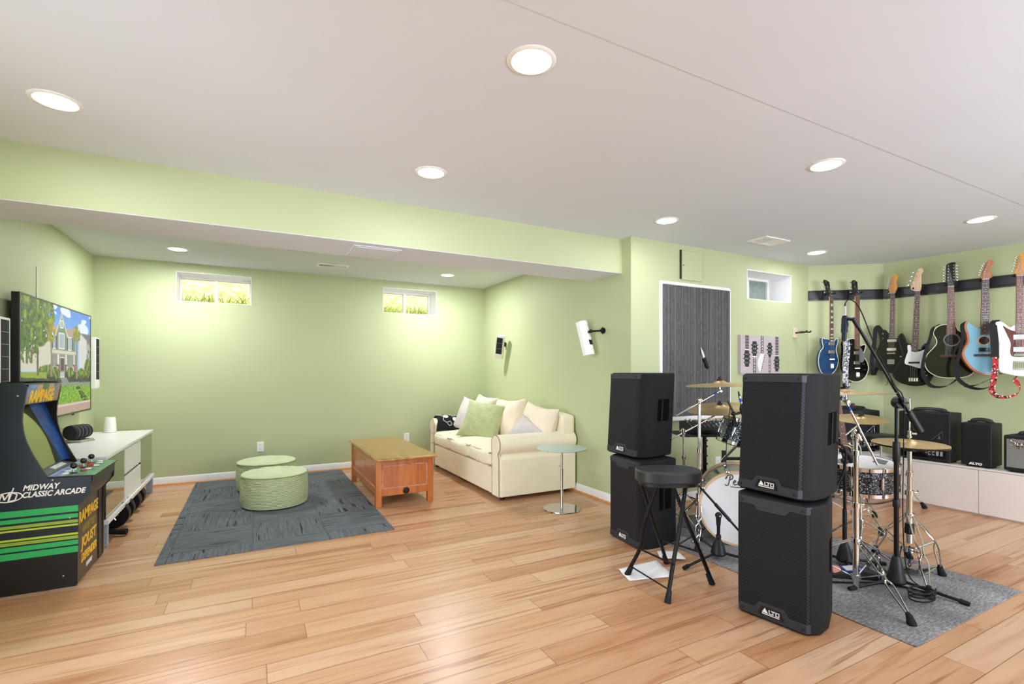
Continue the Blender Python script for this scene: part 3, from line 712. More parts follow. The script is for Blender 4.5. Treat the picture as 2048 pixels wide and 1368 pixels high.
mb = MB(); mb.box(-.04, 0, -.808, .808, -.445, .445); mb.build('housing', BLACK, tv, bev=.004)
mb = MB(); mb.box(-.002, .004, -.808, -.795, -.445, .445); mb.box(-.002, .004, .795, .808, -.445, .445); mb.box(-.002, .004, -.795, .795, .434, .445); mb.box(-.002, .004, -.795, .795, -.445, -.43)
mb.build('bezel', mat('dark_bezel', '3a3634', .3), tv)
picture('screen', (.001, -.795, .434), (0, 1.59, 0), (0, 0, -.864), 300, 170, house, picture_mat('screen_picture', 1.0), tv)
MB().box(.0, .006, .25, .31, -.456, -.444).build('sensor', BLACK, tv)
MB().box(-.091, -.04, -.3, .3, -.2, .2).build('wall_bracket', BLACKM, tv)
t = thing('cable_cover', 'thin pale strip on the left wall above the television', 'cable cover', (-1.449, 4.98, 1.9)); MB().box(0, .006, -.006, .006, -.16, .14).build('strip', WHITEP, t)

# slim wall speakers
CREAM = mat('cream_plastic', 'e6e1cc', .35, var=.02); CLOTHB = mat('black_speaker_cloth', '191a1c', .8, bump=.3, bs=500)
SILV = mat('silver_line', '9aa0a4', .3, .7)
def slim_speaker(label, loc, rot, h, n, shell, w=.115, gz=(-.28, .42), bracket=True, grp='slim wall speakers', wall=None):
    t = thing('wall_speaker', label, 'speaker', loc, 0, grp, rot)
    sec = [(-w/2, -.03), (w/2, -.03), (w/2, -.005)]+[(w/2*math.cos(a), .005+.05*math.sin(a)) for a in [PI*i/12 for i in range(13)]]+[(-w/2, -.005)]
    MB().prism(sec, -h/2, h/2, 'z').build('shell', shell, t, bev=.004)
    g = MB().box(-w*.34, w*.34, -.033, -.029, gz[0]*h, gz[1]*h).build('grille', CLOTHB, t, bev=.001)
    mb = MB()
    for i in range(1, n):
        z = gz[0]*h+(gz[1]-gz[0])*h*i/n; mb.box(-w*.34, w*.34, -.0345, -.0325, z-.0012, z+.0012)
    mb.build('divider', SILV, g)
    mb = MB()
    for z in (-.35, -.12, .12, .35): mb.tube([(.99*w/2*math.cos(a), .006+.0505*math.sin(a), z*h) for a in [PI*i/12 for i in range(13)]], .0009, 4)
    mb.build('seam', SILV, t)
    if bracket:
        MB().box(-.022, .022, .045, .0575, -.075, -.025).build('terminal', BLACKM, t, bev=.003)
        mb = MB(); mb.cyl((0, .05, .05), (0, .075, .05), .012); mb.ball((0, .08, .05), .018)
        Mi = Matrix.LocRotScale(Vector(loc), Matrix.Identity(3).to_euler(), None); from_e = __import__('mathutils').Euler(rot); Mi = (Matrix.Translation(loc) @ from_e.to_matrix().to_4x4()).inverted()
        wp = Mi @ Vector(wall); wn = (Mi.to_3x3() @ Vector((-1, 0, 0))); mb.cyl((0, .08, .05), wp+wn*.02, .009); mb.cyl(wp, wp+wn*.012, .028); mb.tube([wp+wn*.012+Mi.to_3x3() @ Vector((0, 0, .03)), wp+wn*.05, wp+wn*.012-Mi.to_3x3() @ Vector((0, 0, .03))], .006, 6)
        mb.build('bracket', BLACKM, t)
    return t
slim_speaker('slim white wall speaker left of the television behind the arcade cabinet', (-1.40, 4.20, 1.32), (0, 0, R(90)), .52, 6, WHITEP, .16, (-.42, .47), False)
slim_speaker('slim white wall speaker right of the television near the back corner', (-1.40, 6.28, 1.325), (0, 0, R(90)), .51, 5, WHITEP, .15, (-.32, .47), False)
slim_speaker('small cream wall speaker with black grille tilted above the sofa', (2.85, 5.74, 1.56), (R(18), R(9), R(-36)), .31, 3, CREAM, wall=(2.969, 5.80, 1.60))
slim_speaker('small white wall speaker seen from its back on a black arm, nearer the drum corner', (2.84, 3.86, 1.555), (R(16), 0, R(-162)), .34, 3, WHITEP, wall=(2.969, 3.74, 1.63))

# ---------------------------------------------------- media console and co.
con = thing('media_console', 'long white media console with mirrored glass doors and two drawers on grey legs', 'console', (-1.17, 5.31, 0))
GDOOR = mat('reflective_glass_door', 'a9b096', .04, .92, var=.01); GREYL = mat('grey_leg', '9aa3ad', .4, var=.03)
MB().box(-.27, .262, -.915, .915, .615, .64).build('top', WHITE, con, bev=.002)
mb = MB(); mb.box(-.265, .245, -.905, -.885, .19, .615); mb.box(-.265, .245, .885, .905, .19, .615); mb.box(-.265, .24, -.31, -.295, .19, .615); mb.box(-.265, .24, .285, .30, .19, .615); mb.box(-.265, -.25, -.885, .885, .19, .615); mb.build('carcass', WHITE, con)
MB().box(-.27, .272, -.915, .915, .16, .19).build('base_rail', WHITE, con, bev=.002)
for y0, y1 in ((-.90, -.325), (.315, .90)):
    d = MB().box(.244, .252, y0, y1, .196, .606).build('door', GDOOR, con)
    MB().box(.24, .2545, y0-.012, y0, .196, .606).build('edge_strip', DARKV, d)
for z0, z1 in ((.196, .385), (.405, .606)): MB().box(.238, .256, -.318, .308, z0, z1).build('drawer', WHITE, con, bev=.002)
MB().box(.2, .236, -.31, .3, .2, .606).build('drawer_gap', DARKV, con)
for x in (-.235, .235):
    for y in (-.885, .885): MB().box(x-.027, x+.027, y-.025, y+.025, 0, .16).build('leg', GREYL, con, bev=.002)
t = thing('centre_speaker', 'black ribbed centre speaker on a steel foot on the white console', 'speaker', (-1.32, 5.45, .64), R(-25))
g = MB().lathe([(.05, -.09), (.058, -.086), (.06, -.05), (.06, .05), (.058, .086), (.05, .09)], 28, (0, 0, .085), (0, 1, 0)).build('grille', CLOTHB, t)
mb = MB()
for y in (-.054, -.018, .018, .054): mb.lathe([(.0585, y-.002), (.062, y-.0015), (.062, y+.0015), (.0585, y+.002)], 28, (0, 0, .085), (0, 1, 0))
mb.build('rib', SILV, t)
MB().prism([(-.07, 0), (.09, 0), (.07, .022), (-.05, .022)], -.075, .075).build('foot', STEEL, t, bev=.003)
MB().box(-.10, -.03, -.08, .08, .022, .115).build('back_plate', WHITEP, t, bev=.01)
t = thing('white_canister', 'plain white tapered canister standing at the far end of the white console', 'canister', (-1.24, 6.13, .641))
MB().lathe([(.046, 0), (.05, .004), (.048, .06), (.041, .142), (.038, .148), (.001, .149)], 36).build('body', WHITEP, t)

# weights stored under the console
IRON = mat('black_iron', '141516', .4, .3, bump=.15, bs=90)
def dumbbell(loc, r, label, n=2, L=.34):
    t = thing('dumbbell', label, 'dumbbell', loc, 0, 'dumbbells under the console')
    MB().cyl((0, -L/2, r), (0, L/2, r), .0125, n=14).build('bar', CHROME, t)
    for s in (-1, 1):
        for k in range(n):
            y = s*(L/2-.075-k*.034)
            MB().lathe([(.02, -.015), (r*.55, -.015), (r*.6, -.008), (r*.9, -.008), (r*.94, -.015), (r, -.011), (r, .011), (r*.94, .015), (r*.9, .008), (r*.6, .008), (r*.55, .015), (.02, .015)], 36, (0, y, r), (0, 1, 0)).build('plate', IRON, t)
        mb = MB(); y = s*(L/2-.045)
        mb.lathe([(.013, -.012), (.026, -.012), (.028, 0), (.026, .012), (.013, .012)], 18, (0, y, r), (0, 1, 0))
        for k in range(6): a = k*PI/3; mb.M = Matrix(); mb.cyl((.022*math.cos(a), y, r+.022*math.sin(a)), (.042*math.cos(a), y, r+.042*math.sin(a)), .006, n=8)
        mb.build('star_collar', CHROME, t)
    return t
d = dumbbell((-.975, 5.02, 0), .105, 'plate loaded dumbbell with chrome star collar, middle of the weights under the console', 2, .36)
dumbbell((-.975, 5.50, 0), .10, 'plate loaded dumbbell under the console, farthest toward the back wall', 3, .42)
t = thing('hand_weight', 'small black hand weight with its handle poking out by the near console leg', 'weight', (-1.0, 4.72, 0))
MB().lathe([(.02, -.03), (.07, -.03), (.078, -.02), (.078, .02), (.07, .03), (.02, .03)], 30, (-.03, -.05, .078), (.25, 1, 0)).build('head', IRON, t)
MB().tube([(.01, -.03, .045), (.09, -.06, .034), (.16, -.075, .03)], [.024, .02, .024], 16).build('handle', RUBBER, t)
t = thing('storage_tray', 'flat dark tray on the floor under the far end of the console', 'tray', (-1.1, 5.92, 0))
mb = MB(); mb.box(-.15, .13, -.14, .14, 0, .012); mb.box(-.15, -.14, -.14, .14, .012, .05); mb.box(.12, .13, -.14, .14, .012, .05); mb.box(-.14, .12, -.14, -.13, .012, .05); mb.box(-.14, .12, .13, .14, .012, .05); mb.build('tray', mat('dark_tray', '3b423d', .5), t)
# ------------------------------------------------ rug, poufs, chest, sofa
CARP = carpet_tile()
rug = MB().box(-.555, .985, 3.83, 6.545-.08, 0, .008).build('area_rug', CARP, bev=.003)
tag(rug, 'dark grey carpet tile rug in front of the green back wall', 'rug')
POUF = stripe_mat('green_corduroy', [(0, 'b2bf8a'), (.5, 'ccd6a6'), (1, 'b2bf8a')], 2, 75, .95, .25, .8)
PTOP = mat('green_velour', 'c4cfa0', .9, col2='b0be88', vs=5, sheen=.4); PIPE = mat('pouf_piping', '8d9b64', .9)
def pouf(loc, rx, ry, h, label, seed, rz=0):
    t = thing('pouf', label, 'pouf', loc, rz, 'green fabric poufs')
    mb = MB(); M = 48; prof = [(.90, .003), (.97, .012), (1.0, .05), (1.015, h*.45), (1.0, h*.8), (.985, h-.012)]
    vs = []; fs = []
    for k, (r, z) in enumerate(prof):
        for i in range(M):
            a = 2*PI*i/M; q = 1+.012*noise.noise((math.cos(a)*3, z*9, math.sin(a)*3+seed)); vs.append((rx*r*q*math.cos(a), ry*r*q*math.sin(a), z))
    for k in range(len(prof)-1):
        for i in range(M): fs.append((k*M+i, k*M+(i+1) % M, (k+1)*M+(i+1) % M, (k+1)*M+i))
    fs.append(tuple(range(M-1, -1, -1))); mb.add(vs, fs); mb.build('side', POUF, t)
    mb = MB(); vs = []; fs = []
    rr = [.985, .975, .93, .8, .55, .25, .02]; zz = [h-.014, h-.002, h+.006, h+.012, h+.014, h+.012, h+.012]
    for r, z in zip(rr, zz):
        for i in range(M):
            a = 2*PI*i/M; vs.append((rx*r*math.cos(a), ry*r*math.sin(a), z+.004*noise.noise((r*math.cos(a)*4, r*math.sin(a)*4, seed+3))))
    for k in range(len(rr)-1):
        for i in range(M): fs.append((k*M+i, k*M+(i+1) % M, (k+1)*M+(i+1) % M, (k+1)*M+i))
    fs.append(tuple((len(rr)-1)*M+i for i in range(M))); mb.add(vs, fs); mb.build('cushion_top', PTOP, t)
    MB().tube([(rx*.992*math.cos(a), ry*.992*math.sin(a), h-.010) for a in [2*PI*i/48 for i in range(48)]], .0055, 6, True).build('piping', PIPE, t)
pouf((.186, 5.09, .008), .285, .285, .295, 'green pouf nearer the camera on the dark grey rug', 1)
pouf((.135, 5.80, .008), .285, .285, .295, 'green pouf partly hidden behind the other one on the dark grey rug', 2)

PINE = wood('pine_top', '8c5a1e', 'a87327', 'bb8a3c', 1, 1, .25, .4); PINES = wood('pine_sides', '994f1c', 'b56527', 'c47936', 2, .9, .35, .3); PINEW = mat('worn_wood_edge', 'd0a183', .5, vs=18, col2='a9683c')
ch = thing('wooden_chest', 'honey pine storage chest used as a coffee table beside the sofa', 'coffee table', (1.262, 5.135, 0))
MB().box(-.285, .285, -.715, .735, .432, .455).build('top', PINE, ch, bev=.009, seg=3)
for x in (-.245, .245):
    for y in (-.59, .61): MB().box(x-.027, x+.027, y-.027, y+.027, 0, .432).build('leg', PINES, ch, bev=.003)
def panelled(x0, x1, p, axis):
    # rails round a sunk panel with a worn moulding
    a, b = (x0, x1)
    r = MB(); q = lambda mb, u0, u1, z0, z1, d0, d1: mb.box(u0, u1, p-d1, p-d0, z0, z1) if axis == 'x' else mb.box(p-d1, p-d0, u0, u1, z0, z1)
    q(r, a, b, .375, .432, -.012, .012); q(r, a, b, .095, .16, -.012, .012); r.build('rail', PINES, ch, bev=.002)
    return q
for p, s in ((-.595, 1), (.615, -1)):
    q = panelled(-.218, .218, p, 'x'); mb = MB(); mb.box(-.218, .218, p-.006, p+.006, .16, .375); mb.build('panel', PINES, ch)
    mb = MB(); d = -.014 if s > 0 else .002
    for u0, u1, z0, z1 in ((-.218, -.203, .16, .375), (.203, .218, .16, .375), (-.203, .203, .16, .172), (-.203, .203, .363, .375)): mb.box(u0, u1, p+d, p+d+.012, z0, z1)
    mb.build('moulding', PINEW, ch, bev=.003)
for p in (-.25, .25):
    panelled(-.563, .583, p, 'y')
    MB().box(p-.012, p+.012, -.015, .035, .16, .375).build('stile', PINES, ch, bev=.002)
    for a, b in ((-.563, -.015), (.035, .583)):
        MB().box(p-.005, p+.005, a, b, .16, .375).build('panel', PINES, ch)
        mb = MB()
        for u0, u1, z0, z1 in ((a, a+.014, .16, .375), (b-.014, b, .16, .375), (a+.014, b-.014, .16, .172), (a+.014, b-.014, .363, .375)): mb.box(p-.011, p+.011, u0, u1, z0, z1)
        mb.build('moulding', PINEW, ch, bev=.003)
MB().box(-.22, .22, -.57, .59, .1, .115).build('bottom', PINES, ch)
MB().lathe([(.03, 0), (.031, .003), (.024, .005), (.001, .0045)], 24, (.01, -.607, .128), (0, -1, 0)).build('badge', mat('dark_bronze', '2c1c14', .4, .5), ch)

LINEN = mat('cream_sofa_fabric', 'f0e8cb', .9, var=.04, vs=5, bump=.25, bs=350, sheen=.2); LINP = mat('sofa_piping', 'a2967a', .9); LINC = mat('cream_cushion_fabric', 'efe0c6', .92, var=.04, vs=6, bump=.3, bs=300, sheen=.2)
so = thing('sofa', 'cream rolled arm three seat sofa against the green wall', 'sofa', (2.07, 5.185, 0))
D = .875
def arm(s):
    c = (s*.945, .535)   # centre of the scroll
    r = .095
    scroll = [(c[0]+r*1.0*math.cos(a)*s, c[1]+r*math.sin(a)) for a in [R(-75)+R(255)*i/22 for i in range(23)]]
    out = [(s*1.02, .04), (s*1.02, .40)]+scroll+[(s*.862, .44), (s*.862, .04)]
    MB().prism(out, .012, D, 'x').build('arm', LINEN, so, bev=.012, seg=3)
    fo = [(s*1.018, .045), (s*1.012, .40)]+[(c[0]+r*.98*math.cos(a)*s, c[1]+r*.98*math.sin(a)) for a in [R(-60)+R(235)*i/22 for i in range(23)]]+[(s*.868, .43), (s*.868, .045)]
    MB().prism(fo, -.008, .012, 'x').build('arm_front', LINEN, so, bev=.004)
    MB().tube([(-.006, p[0], p[1]) for p in fo], .005, 6, True).build('piping', LINP, so)
arm(-1); arm(1)
MB().box(.0, .86, -.862, .862, .045, .30).build('base', LINEN, so, bev=.012, seg=3)
MB().soft((.79, 0, .55), (.19, 2.02, .51), .05, (.01, 0, .01), 14).build('back', LINEN, so)
for k in (-1, 0, 1):
    y = k*.572
    c = MB().soft((.335, y, .385), (.70, .568, .17), .05, (.02, .005, .035), 14, .006, k+3, 5).build('seat_cushion', LINEN, so)
    for z in (.325, .445): MB().tube([(.335+a*.342, y+b*.277, z) for a, b in catmull([(-1, -.9), (-1, .9), (-.94, 1), (.98, 1), (.98, -1), (-.94, -1)], 4)], .0045, 6, True).build('piping', LINP, c)
for x in (.07, .78):
    for y in (-.93, .93): MB().lathe([(.02, 0), (.026, .045)], 14, (x, y, 0)).build('foot', BLACK, so)
def cushion(name, label, loc, w, h, t, rot, m, seed, grp=None, amp=.008, ears=.05):
    o = MB().pillow(w, h, t, seed=seed, amp=amp, ears=ears).build(name, m, smooth=80); o.location = loc; o.rotation_euler = rot
    return tag(o, label, 'cushion', grp)
BC = 'loose cream back cushions'
for y, z, w, h, ry, rzz, lb, sd in ((5.80, .70, .56, .46, 4, -88, 'cream back cushion at the far end of the sofa, rising above the green cushion', 1),
                                (5.13, .675, .60, .50, -3, -84, 'cream back cushion in the middle of the sofa, right of the green cushion', 2),
                                (4.52, .66, .58, .46, 5, -86, 'cream back cushion at the near end of the sofa, behind the near arm', 3)):
    cushion('back_cushion', lb, (2.66, y-(.06 if sd == 3 else 0), z), w, h, .24, (R(-14), R(ry), R(rzz)), LINC, sd, BC, .012)
TIE = mat('faded_print_fabric', 'ddd3c6', .9, col2='c3bcc0', vs=6, bump=.2, bs=300); GVEL = mat('green_velvet', 'a3ac74', .7, col2='b8c08b', vs=14, bump=.3, bs=60, sheen=.5)
cushion('throw_cushion', 'pale print cushion at the far end of the sofa, left of the green cushion', (2.50, 5.86, .665), .45, .43, .17, (R(-22), R(12), R(-62)), TIE, 5, 'throw cushions')
cushion('throw_cushion', 'green velvet throw cushion leaning in the middle of the sofa', (2.38, 5.24, .665), .52, .48, .2, (R(-30), R(8), R(-50)), GVEL, 6, 'throw cushions', .006)
cushion('throw_cushion', 'small pale print cushion tipped on its corner behind the near sofa arm', (2.47, 4.39, .585), .36, .33, .14, (R(-32), R(30), R(-66)), TIE, 7, 'throw cushions')
# folded black blanket over the far arm, with a pale abstract print
BLK = mat('black_fleece', '15171b', .95, bump=.4, bs=200); PRW = mat('pale_print', 'd9d8c4', .9)
bl = thing('folded_blanket', 'black folded blanket with pale print draped over the far sofa arm', 'blanket', (2.07, 5.185, 0))
mb = MB(); c = (.945, .535); r = .108
arcp = [(.832, .47), (.832, .52)]+[(c[0]-r*math.cos(a), c[1]+r*math.sin(a)) for a in [R(10)+R(160)*i/14 for i in range(15)]]+[(1.055, .50), (1.062, .36), (1.066, .2)]
n = 14; vs = []; fs = []
for i in range(n+1):
    for k, p in enumerate(arcp):
        w = noise.noise((i*.6, k*.35, 2))*.006; vs.append((.015+i*.42/n+(k*.006 if k < 6 else .03)+w, p[0]+w, p[1]+.004+abs(w)))
K = len(arcp)
for i in range(n):
    for k in range(K-1): fs.append((i*K+k, (i+1)*K+k, (i+1)*K+k+1, i*K+k+1))
mb.add(vs, fs); o = mb.build('fleece', BLK, bl, smooth=80); m = o.modifiers.new('Solidify', 'SOLIDIFY'); m.thickness = .016; m.offset = 1
def onarm(x, t):   # point on the blanket: t runs over the arm from the seat side
    a = R(10)+R(160)*t; return (x, c[0]-(r+.0225)*math.cos(a), c[1]+(r+.0225)*math.sin(a)+.004)
mb = MB()
for cx, ct, rx, rt in ((.16, .34, .035, .10), (.27, .18, .03, .09)):
    k = len(mb.v); mb.add([onarm(cx, ct)]+[onarm(cx+rx*math.cos(2*PI*i/20), ct+rt*math.sin(2*PI*i/20)) for i in range(20)], [(0, i+1, (i+1) % 20+1) for i in range(20)])
for pts in ([(.06,.5),(.10,.42),(.13,.3),(.11,.16),(.15,.06),(.20,.1),(.22,0)], [(.22,.42),(.28,.34),(.32,.36),(.30,.2),(.33,.08)], [(.24,.3),(.29,.42),(.34,.3)], [(.16,.02),(.19,-.06),(.22,-.02)]):
    mb.tube([onarm(*q) for q in pts], .0045, 5)
mb.build('print', PRW, bl)

st = thing('side_table', 'round frosted glass side table on a chrome pole beside the sofa', 'side table', (2.466, 3.705, 0))
FROST = mat('frosted_glass', 'd9eae1', .3, trans=.35, var=.02)
MB().lathe([(.166, 0), (.168, .004), (.166, .010), (.03, .012), (.001, .012)], 56).build('base', CHROME, st)
MB().lathe([(.014, .012), (.0125, .018), (.0125, .28), (.0135, .281), (.0135, .36), (.010, .362), (.010, .54)], 20).build('pole', CHROME, st)
mb = MB(); mb.cyl((-.013, 0, .385), (-.032, -.012, .392), .004, n=8); mb.ball((-.034, -.013, .393), .007); mb.build('height_lever', CHROME, st)
MB().lathe([(.03, .532), (.05, .541)], 20).build('mount', STEEL, st)
MB().lathe([(.222, .542), (.226, .545), (.226, .551), (.222, .554), (.001, .554)], 64).build('glass_top', FROST, st)
# ------------------------------------------------------- powered speakers
CAB = mat('speaker_cabinet', '131417', .62, var=.08, spec=.3, bump=.35, bs=320); BEZ = mat('speaker_bezel', '2e3138', .5, var=.06, bump=.1, bs=300); GRL = grille_mat('perforated_steel')
LOGOW = mat('logo_white', 'f4f4f2', .4, var=.01); LOGOB = mat('logo_plate', '15161a', .3)
MATTE = mat('matte_black', '060607', .9, spec=.1)
FW, OW, HS = .165, .198, .612
def pa_speaker(label, loc, rz, shear=0, upper=True, side=1):
    t = thing('loudspeaker', label, 'speaker', loc, rz, 'stacked loudspeakers')
    S = Matrix(((1,0,0,0), (0,1,shear,0), (0,0,1,0), (0,0,0,1)))
    def B(): m = MB(); m.M = S.copy(); return m
    plan = [(-OW,.055),(-FW,0),(FW,0),(OW,.055),(OW,.15),(.14,.36),(-.14,.36),(-OW,.15)]
    B().prism(plan, 0, HS, 'z').build('cabinet', CAB, t, bev=.014, seg=3)
    fp = lambda o, e=0: [(-OW+.010+e,.050-o),(-FW+.004,-o),(FW-.004,-o),(OW-.010-e,.050-o)]
    def slab(name, m, z0, z1, o0, o1, e=0, bev=0):
        a, b = fp(o0, e), fp(o1, e); return B().prism(a+b[::-1], z0, z1, 'z').build(name, m, t, bev=bev)
    slab('grille', GRL, .055, HS-.04, -.002, .006)
    slab('top_bezel', BEZ, HS-.045, HS-.008, -.002, .010, .002, .003); slab('bottom_bezel', BEZ, .012, .055, -.002, .010, .002, .003)
    tr = [(-.085,.05),(-.06,.088),(.06,.088),(.085,.05)]
    B().prism(tr, -.0105, -.002).build('logo_bezel', BEZ, t, bev=.002)
    B().prism([(-.062,.030),(-.046,.072),(.046,.072),(.062,.030)], -.0125, -.010).build('logo_plate', LOGOB, t)
    if not upper: B().prism([(-.09,HS-.042),(-.065,HS-.07),(.065,HS-.07),(.09,HS-.042)], -.0105, -.002).build('top_notch', BEZ, t, bev=.002)
    # ALTO: a solid triangle for the A, then LTO with a bar below
    m2 = S @ frame((0, -.0126, .052), (1, 0, 0), (0, 0, 1)); mb = MB(); mb.M = m2
    mb.prism([(-.042,-.008),(-.028,.016),(-.012,-.008)], 0, .0012, 'z'); mb.box(-.042, .042, -.0155, -.0115, 0, .0012)
    w = .0042
    for x0, x1, y0, y1 in ((-.009, -.009+w, -.008, .012), (-.009, .008, -.008, -.008+w), (.002, .021, .012-w, .012), (.0095, .0095+w, -.008, .012), (.023, .023+w, -.008, .012), (.042-w, .042, -.008, .012), (.023, .042, -.008, -.008+w), (.023, .042, .012-w, .012)): mb.box(x0, x1, y0, y1, 0, .0012)
    mb.build('logo', LOGOW, t)
    for x, z in ((-.145, .03), (.145, .03), (-.145, HS-.027), (.145, HS-.027)):
        B().lathe([(.007, 0), (.0065, .0025), (.003, .003), (.001, .001)], 14, (x, -.0098, z), (0, -1, 0)).build('screw', BLACK, t)
    for s in (-1, 1):
        h = B(); a = Vector((s*OW, .15)); b = Vector((s*.14, .36)); d = (b-a).normalized(); nn = Vector((d.y*s, -d.x*s))
        if nn.x*s < 0: nn = -nn
        p0, p1 = a+d*.01+nn*.001, a+d*.15+nn*.001
        h.add([(p0.x, p0.y, .26), (p1.x, p1.y, .26), (p1.x, p1.y, .42), (p0.x, p0.y, .42)], [(0,1,2,3) if s > 0 else (0,3,2,1)]); k = h.build('handle_recess', MATTE, t)
        q = a+d*.06+nn*.002; B().bx((q.x, q.y, .34), (.012, .012, .16)).build('grip', CAB, k, bev=.003)
    return t
pa_speaker('black loudspeaker standing on the floor at the bottom of the front stack, nearest the camera', (2.264, 1.542, 0), R(-80.2), 0, False)
pa_speaker('black loudspeaker on top of the front stack nearest the camera', (2.302, 1.592, HS+.006), R(-90), .06)
pa_speaker('black loudspeaker on the floor at the bottom of the rear stack behind the folding stool', (2.385, 2.775, 0), R(-95.5), 0, False)
pa_speaker('black loudspeaker on top of the rear stack behind the folding stool', (2.425, 2.855, HS+.006), R(-93.5), .06)
t = tag(MB().tube(catmull([(2.60, 1.45, .90), (2.665, 1.42, .85), (2.69, 1.43, .76), (2.68, 1.45, .68), (2.64, 1.47, .632), (2.58, 1.50, .622)], 5, False), .006, 8).build('cable', RUBBER), 'short black cable looping from the upper front loudspeaker onto the lower one', 'cable')

# --------------------------------------------------------- folding stool
VINB = mat('black_vinyl', '2b2d30', .42, var=.06, bump=.1, bs=200)
sl = thing('folding_stool', 'black folding stool with padded oval seat in front of the rear loudspeaker stack', 'stool', (2.178, 2.142, 0))
sd = Vector((.884, -.467, 0)); sf = Vector((.467, .884, 0))   # long and short directions of the seat
def oval(a, b, n=40, p=2.7):
    o = []
    for i in range(n):
        t = 2*PI*i/n; c, s = math.cos(t), math.sin(t); o.append((a*math.copysign(abs(c)**(2/p), c), b*math.copysign(abs(s)**(2/p), s)))
    return o
SM = Matrix.Rotation(math.atan2(sd.y, sd.x), 4, 'Z')
mb = MB(); mb.M = SM; mb.prism(oval(.19, .125), .592, .664, 'z'); mb.build('seat', VINB, sl, bev=.014, seg=4)
mb = MB(); mb.M = SM; mb.prism(oval(.17, .105), .573, .593, 'z'); mb.build('seat_base', BLACK, sl)
feet = [(2.018, 2.318), (1.962, 1.934), (2.367, 1.982), (2.365, 2.337)]
L = [Vector((x-2.178, y-2.142, 0)) for x, y in feet]
def leg(f, top, kink=.0):
    pts = [f+Vector((0, 0, .012)), f.lerp(top, .30)+Vector((0, 0, .012)), f.lerp(top, .55), top]
    k = (pts[0].lerp(pts[3], .3)); out = Vector((f.x, f.y, 0)).normalized()
    pts[1] = k-out*kink
    o = MB().tube(catmull(pts, 6, False), .0115, 12).build('leg', BLACKM, sl)
    d = (pts[1]-pts[0]).normalized(); MB().tube([f+Vector((0,0,.001)), f+d*.02, f+d*.065], [.018, .017, .014], 14).build('rubber_foot', RUBBER, o)
tops = [Vector((.10, -.09, .57)), Vector((.095, .02, .57)), Vector((-.10, -.02, .57)), Vector((-.095, .09, .57))]
TP = [SM @ Vector(q) for q in ((-.068,-.03,.58), (.09,-.05,.58), (.03,.03,.58), (-.148,.05,.58))]
for i in range(4): leg(L[i], TP[i], (.025, .02, 0, .015)[i])
def bar(i, j, z, name='cross_bar', r=.006):
    p = L[i].lerp(TP[i], z/.58); q = L[j].lerp(TP[j], z/.58); MB().cyl(p, q, r, n=10).build(name, BLACKM, sl)
bar(0, 1, .18); bar(2, 3, .18); bar(0, 1, .06, 'latch_rod', .0045); bar(1, 2, .27, 'pivot', .004)
PAP = mat('paper', 'eeeeec', .8, var=.02); GREYP = mat('grey_print', 'b9bcc0', .8, vs=60)
def sheet(label, pts, z, curl=.0):
    mb = MB(); a, b, c, d = [Vector((*p, z)) for p in pts]; n = 8; vs = []; fs = []
    for i in range(n+1):
        for j in range(n+1):
            p = a.lerp(b, i/n).lerp(d.lerp(c, i/n), j/n); p.z += .004+.004*noise.noise((i*.5, j*.5, z*50)); vs.append(p)
    for i in range(n):
        for j in range(n): fs.append((i*(n+1)+j, i*(n+1)+j+1, (i+1)*(n+1)+j+1, (i+1)*(n+1)+j))
    mb.add(vs, fs); o = mb.build('paper_sheet', PAP); s = o.modifiers.new('Solidify', 'SOLIDIFY'); s.thickness = .001
    return tag(o, label, 'paper', 'paper sheets on the floor')
sheet('white printed paper sheet on the floor under the left legs of the folding stool', [(2.024, 2.405), (1.966, 2.24), (2.25, 2.16), (2.337, 2.40)], 0)
sheet('white paper sheet partly behind the stool legs at the edge of the grey drum rug', [(2.44, 2.50), (2.36, 2.39), (2.50, 2.30), (2.56, 2.43)], .012)
# ---------------------------------------------------------------- drum kit
tag(MB().box(2.635, 3.83, 1.10, 3.02, 0, .006).build('drum_rug', heather_rug(), bev=.003), 'heathered grey rug under the drum kit', 'rug')
BRONZE = mat('cymbal_bronze', 'dcbf8c', .36, .85, var=.12, vs=3, stretch=(1,1,1), bump=.15, bs=30)
SPARK = voro_mat('black_sparkle_wrap', [(0, '0e1116'), (.45, '2a3038'), (.62, '8794a4'), (.78, '151a20'), (.9, 'c3cdd8'), (.95, '39424d')], 190, .22, .35)
HEAD = mat('drum_head', 'e9e8e6', .5, var=.02, vs=6); HOOPW = mat('maple_hoop', 'd8b993', .4, var=.06, vs=9); DGREY = mat('grey_print_patch', '6f7578', .5); BLUET = mat('blue_tape', '1f56c8', .5); PADB = mat('throne_vinyl', '1b1c1e', .4, var=.1)
def eul(d, up=(0, 0, 1)):
    return Vector((0, 0, 1)).rotation_difference(Vector(d).normalized()).to_euler()
